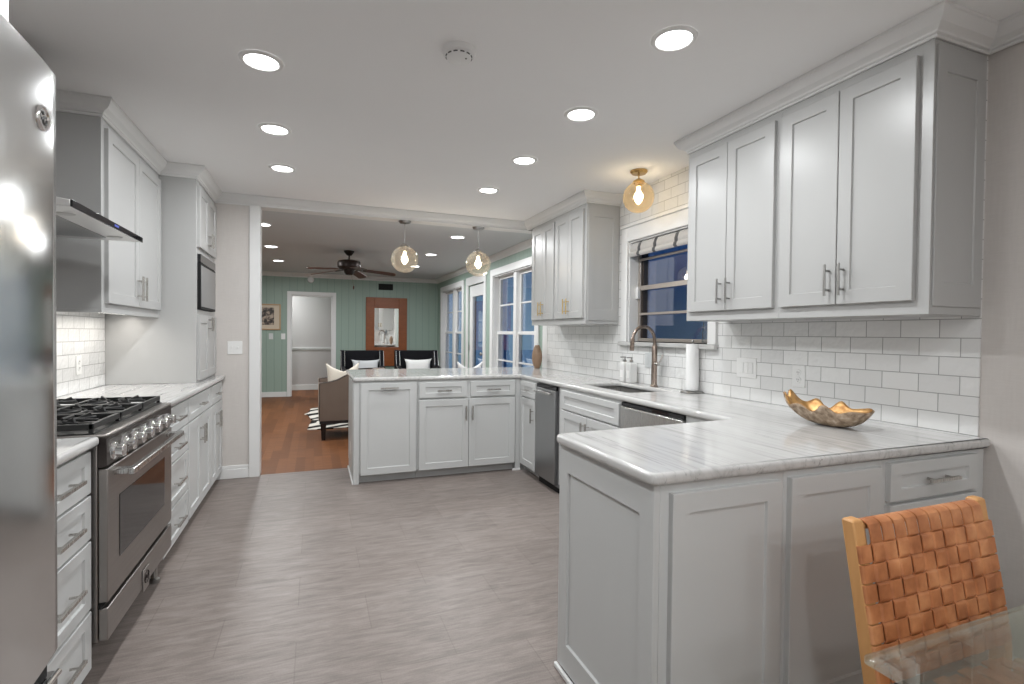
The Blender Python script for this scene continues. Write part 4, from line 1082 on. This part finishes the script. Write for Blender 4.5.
# woven straps
def strip(mb, path, normals, width_vec, th=0.0024):
    """thin strap: path of points, width vector constant, slight thickness along the normals"""
    R = []
    wv = Vector(width_vec)
    for p, n in zip(path, normals):
        p = Vector(p); n = Vector(n)
        R.append([p - wv + n * th * 0.3, p - wv * 0.95 + n * th, p + wv * 0.95 + n * th, p + wv + n * th * 0.3, p + wv - n * th * 0.6, p - wv - n * th * 0.6])
    mb.rings(R)
NV, NH = 10, 7
xl, xr = -hwc + 0.030, hwc - 0.030
xs0, xs1 = -hwc + 0.040, hwc - 0.040
pv = (xs1 - xs0) / NV; ph = 0.0455
ZH0 = ZRT - 0.040                                   # top of the first horizontal band
ldir = Vector((0, 0.172, 1)).normalized(); nrm = Vector((0, -1, 0.172)).normalized()      # front normal (towards the camera)
amp = 0.0042
def sq(t):                                          # flattened cosine: straps lie flat between crossings
    c = math.cos(t); return max(-1.0, min(1.0, 2.6 * c))
wv_ = MB()
FO = 0.0205
for i in range(NV):
    xc = xs0 + pv * (i + 0.5)
    path = []; nn = []
    yy, zz = back_y(ZRT), ZRT
    for k in range(9):
        a = math.radians(-30 + k * 26)
        d = Vector((0, math.cos(a), math.sin(a)))
        path.append(Vector((xc, yy, zz)) + Vector((0, d.y * (0.0215 if d.y < 0 else 0.014), d.z * 0.0145))); nn.append(d)
    zs = [ZRT - 0.022 - (ZRT - ZRB - 0.022) * k / 90 for k in range(91)]
    for z in zs:
        j = (ZH0 - z) / ph - 0.5
        off = FO + (amp * sq(PI * j) * (1 if i % 2 == 0 else -1) if j > -0.5 else amp * 0.5)
        path.append(Vector((xc, back_y(z), z)) + nrm * off); nn.append(nrm)
    strip(wv_, path, nn, (pv * 0.435, 0, 0))
wv_.build('woven_strap', 'tan_leather', ch, smooth=30)
wh_ = MB()
for j in range(NH):
    zc = ZH0 - ph * (j + 0.5)
    path = []; nn = []
    yb_ = back_y(zc)
    P0 = Vector((0, yb_, zc))
    for x_, o, d in ((-hwc + 0.010, 0.006, (-1, 0, 0)), (-hwc + 0.0035, 0.012, (-1, 0, 0)), (-hwc + 0.0035, FO - 0.003, (-1, -0.4, 0)), (-hwc + 0.006, FO, (-0.5, -1, 0))):
        path.append(P0 + Vector((x_, 0, 0)) + nrm * o); nn.append(Vector(d).normalized())
    n = 160
    for k in range(n + 1):
        x_ = -hwc + 0.010 + (2 * hwc - 0.020) * k / n
        i = (x_ - xs0) / pv - 0.5
        if x_ < xs0 or x_ > xs1: off = FO
        else: off = FO - amp * sq(PI * i) * (1 if j % 2 == 0 else -1)
        path.append(P0 + Vector((x_, 0, 0)) + nrm * off); nn.append(nrm)
    for x_, o, d in ((hwc - 0.006, FO, (0.5, -1, 0)), (hwc - 0.0035, FO - 0.003, (1, -0.4, 0)), (hwc - 0.0035, 0.012, (1, 0, 0)), (hwc - 0.010, 0.006, (1, 0, 0))):
        path.append(P0 + Vector((x_, 0, 0)) + nrm * o); nn.append(Vector(d).normalized())
    strip(wh_, path, nn, tuple(ldir * ph * 0.462))
wh_.build('woven_band', 'tan_leather', ch, smooth=30)
# woven seat
ws = MB(); n = 9
for i in range(n):
    xc = -hwc + 0.05 + (2 * hwc - 0.10) * (i + 0.5) / n
    path = [(xc, -0.262, 0.415)] + [(xc, -0.25 + 0.43 * k / 40, 0.438 + 0.004 * math.cos(PI * (k / 40 * 8)) * (1 if i % 2 else -1)) for k in range(41)]
    strip(ws, path, [(0, -1, 0)] + [(0, 0, 1)] * 41, ((2 * hwc - 0.10) / n * 0.47, 0, 0))
ws.build('woven_seat', 'tan_leather', ch, smooth=50)

# ------------------------------------------------------------------ living room furniture
# ceiling fan
fn = thing('ceiling_fan', 'dark bronze ceiling fan with five wooden blades in the living room', 'ceiling fan', (0.465, 7.75, HL))
MB().lathe([(0, -0.001), (0.075, -0.001), (0.070, -0.02), (0.035, -0.065), (0.02, -0.07)], 24).build('canopy', 'bronze_metal', fn)
MB().cyl((0, 0, -0.06), (0, 0, -0.14), 0.012, 12).build('downrod', 'bronze_metal', fn)
MB().lathe([(0, -0.13), (0.08, -0.132), (0.15, -0.150), (0.165, -0.18), (0.160, -0.235), (0.13, -0.262), (0.075, -0.272), (0.070, -0.31), (0.045, -0.345), (0, -0.352)], 36).build('motor', 'bronze_metal', fn)
for k in range(5):
    a = math.radians(-5 + 72 * k)
    rot = Matrix.Rotation(a, 4, 'Z') @ Matrix.Translation((0, 0, -0.25)) @ Matrix.Rotation(math.radians(5.5), 4, 'Y') @ Matrix.Translation((0, 0, 0.25))
    br_ = MB().box(0.10, 0.24, -0.018, 0.018, -0.268, -0.258).build('blade_iron', 'bronze_metal', fn, bevel=0.003); br_.matrix_local = rot
    out = round_poly([(0.19, -0.055), (0.66, -0.07), (0.66, 0.07), (0.19, 0.055)], [0.02, 0.05, 0.05, 0.02])
    bl = MB().prism(out, 'z', -0.258, -0.251).build('blade', 'blade_wood', fn, bevel=0.001)
    bl.matrix_local = rot @ Matrix.Translation((0, 0, -0.255)) @ Matrix.Rotation(math.radians(-12), 4, 'X') @ Matrix.Translation((0, 0, 0.255))
MB().tube([(0.03, -0.03, -0.34), (0.06, -0.05, -0.50)], 0.0012, 6).build('pull_chain', 'brass', fn)
MB().lathe([(0, 0.0), (0.009, -0.01), (0.011, -0.035), (0.006, -0.055), (0, -0.058)], 12, (0.06, -0.05, -0.50)).build('chain_pull', 'blade_wood', fn)

# mirror, vent, framed photo on the far wall
mi = thing('wall_mirror', 'tall mirror in a wide reddish wood frame on the green wall', 'mirror', ((1.006 + 1.858) / 2, YFAR, 1.31))
w2, h2 = 0.426, 0.725
iw, z_lo, z_hi = 0.252, -0.320, 0.500
MB().box(-w2, -iw, -0.035, -0.001, -h2, h2).box(iw, w2, -0.035, -0.001, -h2, h2).box(-iw, iw, -0.035, -0.001, z_hi, h2).box(-iw, iw, -0.035, -0.001, -h2, z_lo).build('frame', 'mirror_wood', mi, bevel=0.005)
MB().box(-iw, iw, -0.012, -0.002, z_lo, z_hi).build('mirror_pane', 'mirror_glass', mi, smooth=0)
vn = thing('wall_vent', 'dark return vent above the mirror on the green wall', 'vent', (1.41, YFAR, 2.262))
vb = MB().box(-0.15, 0.15, -0.012, -0.001, -0.065, 0.065)
for k in range(5): vb.box(-0.135, 0.135, -0.018, -0.012, -0.05 + k * 0.024, -0.044 + k * 0.024)
vb.build('grille', 'black_plastic', vn)
pf_ = thing('framed_photo', 'small framed dark photograph on the green wall beside the opening trim', 'picture', (-0.905, YFAR, 1.58))
MB().box(-0.285, 0.285, -0.025, -0.001, -0.255, -0.232).box(-0.285, 0.285, -0.025, -0.001, 0.232, 0.255).box(-0.285, -0.262, -0.025, -0.001, -0.232, 0.232).box(0.262, 0.285, -0.025, -0.001, -0.232, 0.232).build('frame', 'picture_frame', pf_, bevel=0.003)
MB().box(-0.262, 0.262, -0.012, -0.001, -0.232, 0.232).build('mat', 'mat_board', pf_)
MB().box(-0.165, 0.165, -0.015, -0.012, -0.155, 0.185).build('photo', 'photo_print', pf_)

def pillow(name, lab, mat, loc, rot, w, h, d, dip=0.0, group=None, cat='pillow'):
    m = MB(); n = 16
    dipf = lambda u, v: -dip * max(0, v) ** 2 * (1 - abs(u)) 
    P = lambda u, v, s: (w / 2 * u * (1 - 0.10 * (1 - v * v) * abs(u) ** 3 * 1.0 + 0.06 * abs(v) ** 6), s * d / 2 * max(0.0, (1 - u ** 4)) ** 0.7 * max(0.0, (1 - v ** 4)) ** 0.7, h / 2 * v * (1 - 0.10 * (1 - u * u) * abs(v) ** 3 + 0.06 * abs(u) ** 6) + dipf(u, v))
    for s in (-1, 1):
        m.grid([[P(-1 + 2 * i / n, -1 + 2 * j / n, s) for i in range(n + 1)] for j in range(n + 1)])
    bmesh.ops.remove_doubles(m.bm, verts=m.bm.verts, dist=1e-5)
    o = m.build(name, mat, smooth=80); o.location = loc; o.rotation_euler = rot
    return tag(o, lab, cat, group)

# wing chairs facing the camera
def wing_chair(lab, x, y, w):
    t = thing('wing_chair', lab, 'armchair', (x, y, 0.0125), 0, 'black wing chairs under the mirror')
    h = 0.945
    MB().box(-w / 2 + 0.075, w / 2 - 0.075, 0.0, 0.11, 0.20, h).build('backrest', 'black_velvet', t, bevel=0.02, seg=3)
    for s in (-1, 1):
        x0 = s * (w / 2 - 0.037)
        MB().prism([(0.10, 0.20), (0.10, h + 0.005), (-0.08, h + 0.005), (-0.16, 0.66), (-0.52, 0.60), (-0.52, 0.20)], 'x', x0 - 0.036, x0 + 0.036).build('wing', 'black_velvet', t, bevel=0.012, seg=3)
        nb = MB()
        for xx in (x0 - 0.034, x0 + 0.034):
            nb.tube([(xx, -0.100, h - 0.01), (xx, -0.175, 0.66), (xx, -0.53, 0.605)], 0.006, 6)
        nb.build('nailhead_trim', 'nailhead', t)
    MB().box(-w / 2 + 0.075, w / 2 - 0.075, -0.50, 0.0, 0.20, 0.45).build('seat', 'black_velvet', t, bevel=0.03, seg=3)
    for sx in (-1, 1):
        for yy in (-0.47, 0.06):
            MB().box(sx * (w / 2 - 0.06) - 0.02, sx * (w / 2 - 0.06) + 0.02, yy - 0.02, yy + 0.02, 0.0005, 0.20).build('leg', 'black_lacquer', t, bevel=0.003)
    return t
wing_chair('black wing chair with silver nailheads, next to the hall doorway', 0.835, 9.95, 0.77)
wing_chair('black wing chair with silver nailheads, next to the window wall', 1.850, 9.95, 0.81)
pillow('throw_pillow', 'pale grey pillow on the black wing chair next to the hall doorway', 'grey_fabric', (0.88, 9.72, 0.635), (math.radians(-8), 0, 0), 0.48, 0.32, 0.13)
pillow('throw_pillow', 'white pillow on the black wing chair next to the window wall', 'white_fabric', (1.85, 9.72, 0.64), (math.radians(-8), 0, 0), 0.50, 0.32, 0.13)

# taupe armchair: faces -X, end on to the camera
ac = thing('armchair', 'taupe upholstered armchair with sloping arms and dark legs behind the far peninsula', 'armchair', (0.062, 6.46, 0))
arm = [(0.0, 0.235), (0.0, 0.690), (0.05, 0.692), (0.12, 0.700), (0.20, 0.722), (0.27, 0.760), (0.33, 0.790), (0.42, 0.800), (0.60, 0.81), (0.84, 0.815), (0.84, 0.235)]
for y0 in (0.0, 0.66):
    a_ = MB().prism(arm, 'y', y0, y0 + 0.085).build('arm', 'taupe_fabric', ac, bevel=0.006)
    for yy in (y0 + 0.004, y0 + 0.081):
        MB().tube([(x, yy, z) for x, z in arm[:-1]], 0.005, 6).build('piping', 'black_lacquer', a_)
MB().box(-0.010, 0.0, 0.004, 0.081, 0.24, 0.69).build('arm_front', 'piping_fabric', ac, bevel=0.003)
MB().box(-0.010, 0.0, 0.664, 0.741, 0.24, 0.69).build('arm_front', 'piping_fabric', ac, bevel=0.003)
MB().box(0.66, 0.84, 0.085, 0.66, 0.235, 0.82).build('backrest', 'taupe_fabric', ac, bevel=0.03, seg=3)
MB().box(0.0, 0.66, 0.085, 0.66, 0.235, 0.46).build('seat', 'taupe_fabric', ac, bevel=0.03, seg=3)
MB().box(0.0, 0.84, 0.0, 0.745, 0.200, 0.235).build('base_rail', 'black_lacquer', ac, bevel=0.004)
for x_ in (0.045, 0.80):
    for y0 in (0.045, 0.70):
        MB().rings([[(x_ - 0.022, y0 - 0.022, 0.0005), (x_ + 0.022, y0 - 0.022, 0.0005), (x_ + 0.022, y0 + 0.022, 0.0005), (x_ - 0.022, y0 + 0.022, 0.0005)],
                    [(x_ - 0.032, y0 - 0.032, 0.20), (x_ + 0.032, y0 - 0.032, 0.20), (x_ + 0.032, y0 + 0.032, 0.20), (x_ - 0.032, y0 + 0.032, 0.20)]]).build('leg', 'black_lacquer', ac)
pillow('throw_pillow', 'cream patterned pillow leaning over the arm of the taupe armchair', 'cream_fabric', (0.335, 6.655, 0.712), (math.radians(-10), 0, math.radians(6)), 0.40, 0.43, 0.14, 0.11)
# low pale bench by the far window with a chopped pillow
bn = thing('upholstered_bench', 'low pale upholstered bench before the living room door', 'bench', (2.10, 7.15, 0))
MB().box(-0.28, 0.28, -0.30, 0.30, 0.22, 0.46).build('seat', 'white_fabric', bn, bevel=0.03, seg=3)
for sx in (-0.24, 0.24):
    for yy in (-0.26, 0.26): MB().box(sx - 0.018, sx + 0.018, yy - 0.018, yy + 0.018, 0.0005, 0.22).build('leg', 'black_lacquer', bn)
pillow('throw_pillow', 'white pillow with two peaked corners showing over the worktop before the glass door', 'white_fabric', (2.10, 7.10, 0.690), (0, 0, math.radians(-6)), 0.38, 0.43, 0.13, 0.11)

# zebra rug
zr = slab('zebra_rug', round_poly([(-0.085, 7.22), (1.50, 7.30), (1.46, 9.15), (0.75, 9.30), (-0.04, 9.28), (-0.10, 8.6), (-0.03, 8.0)], [0.05] * 7), [], 0.0, 0.012, 'zebra_hide', 0.003)
tag(zr, 'black and white zebra-striped rug on the wood floor past the taupe armchair', 'rug')
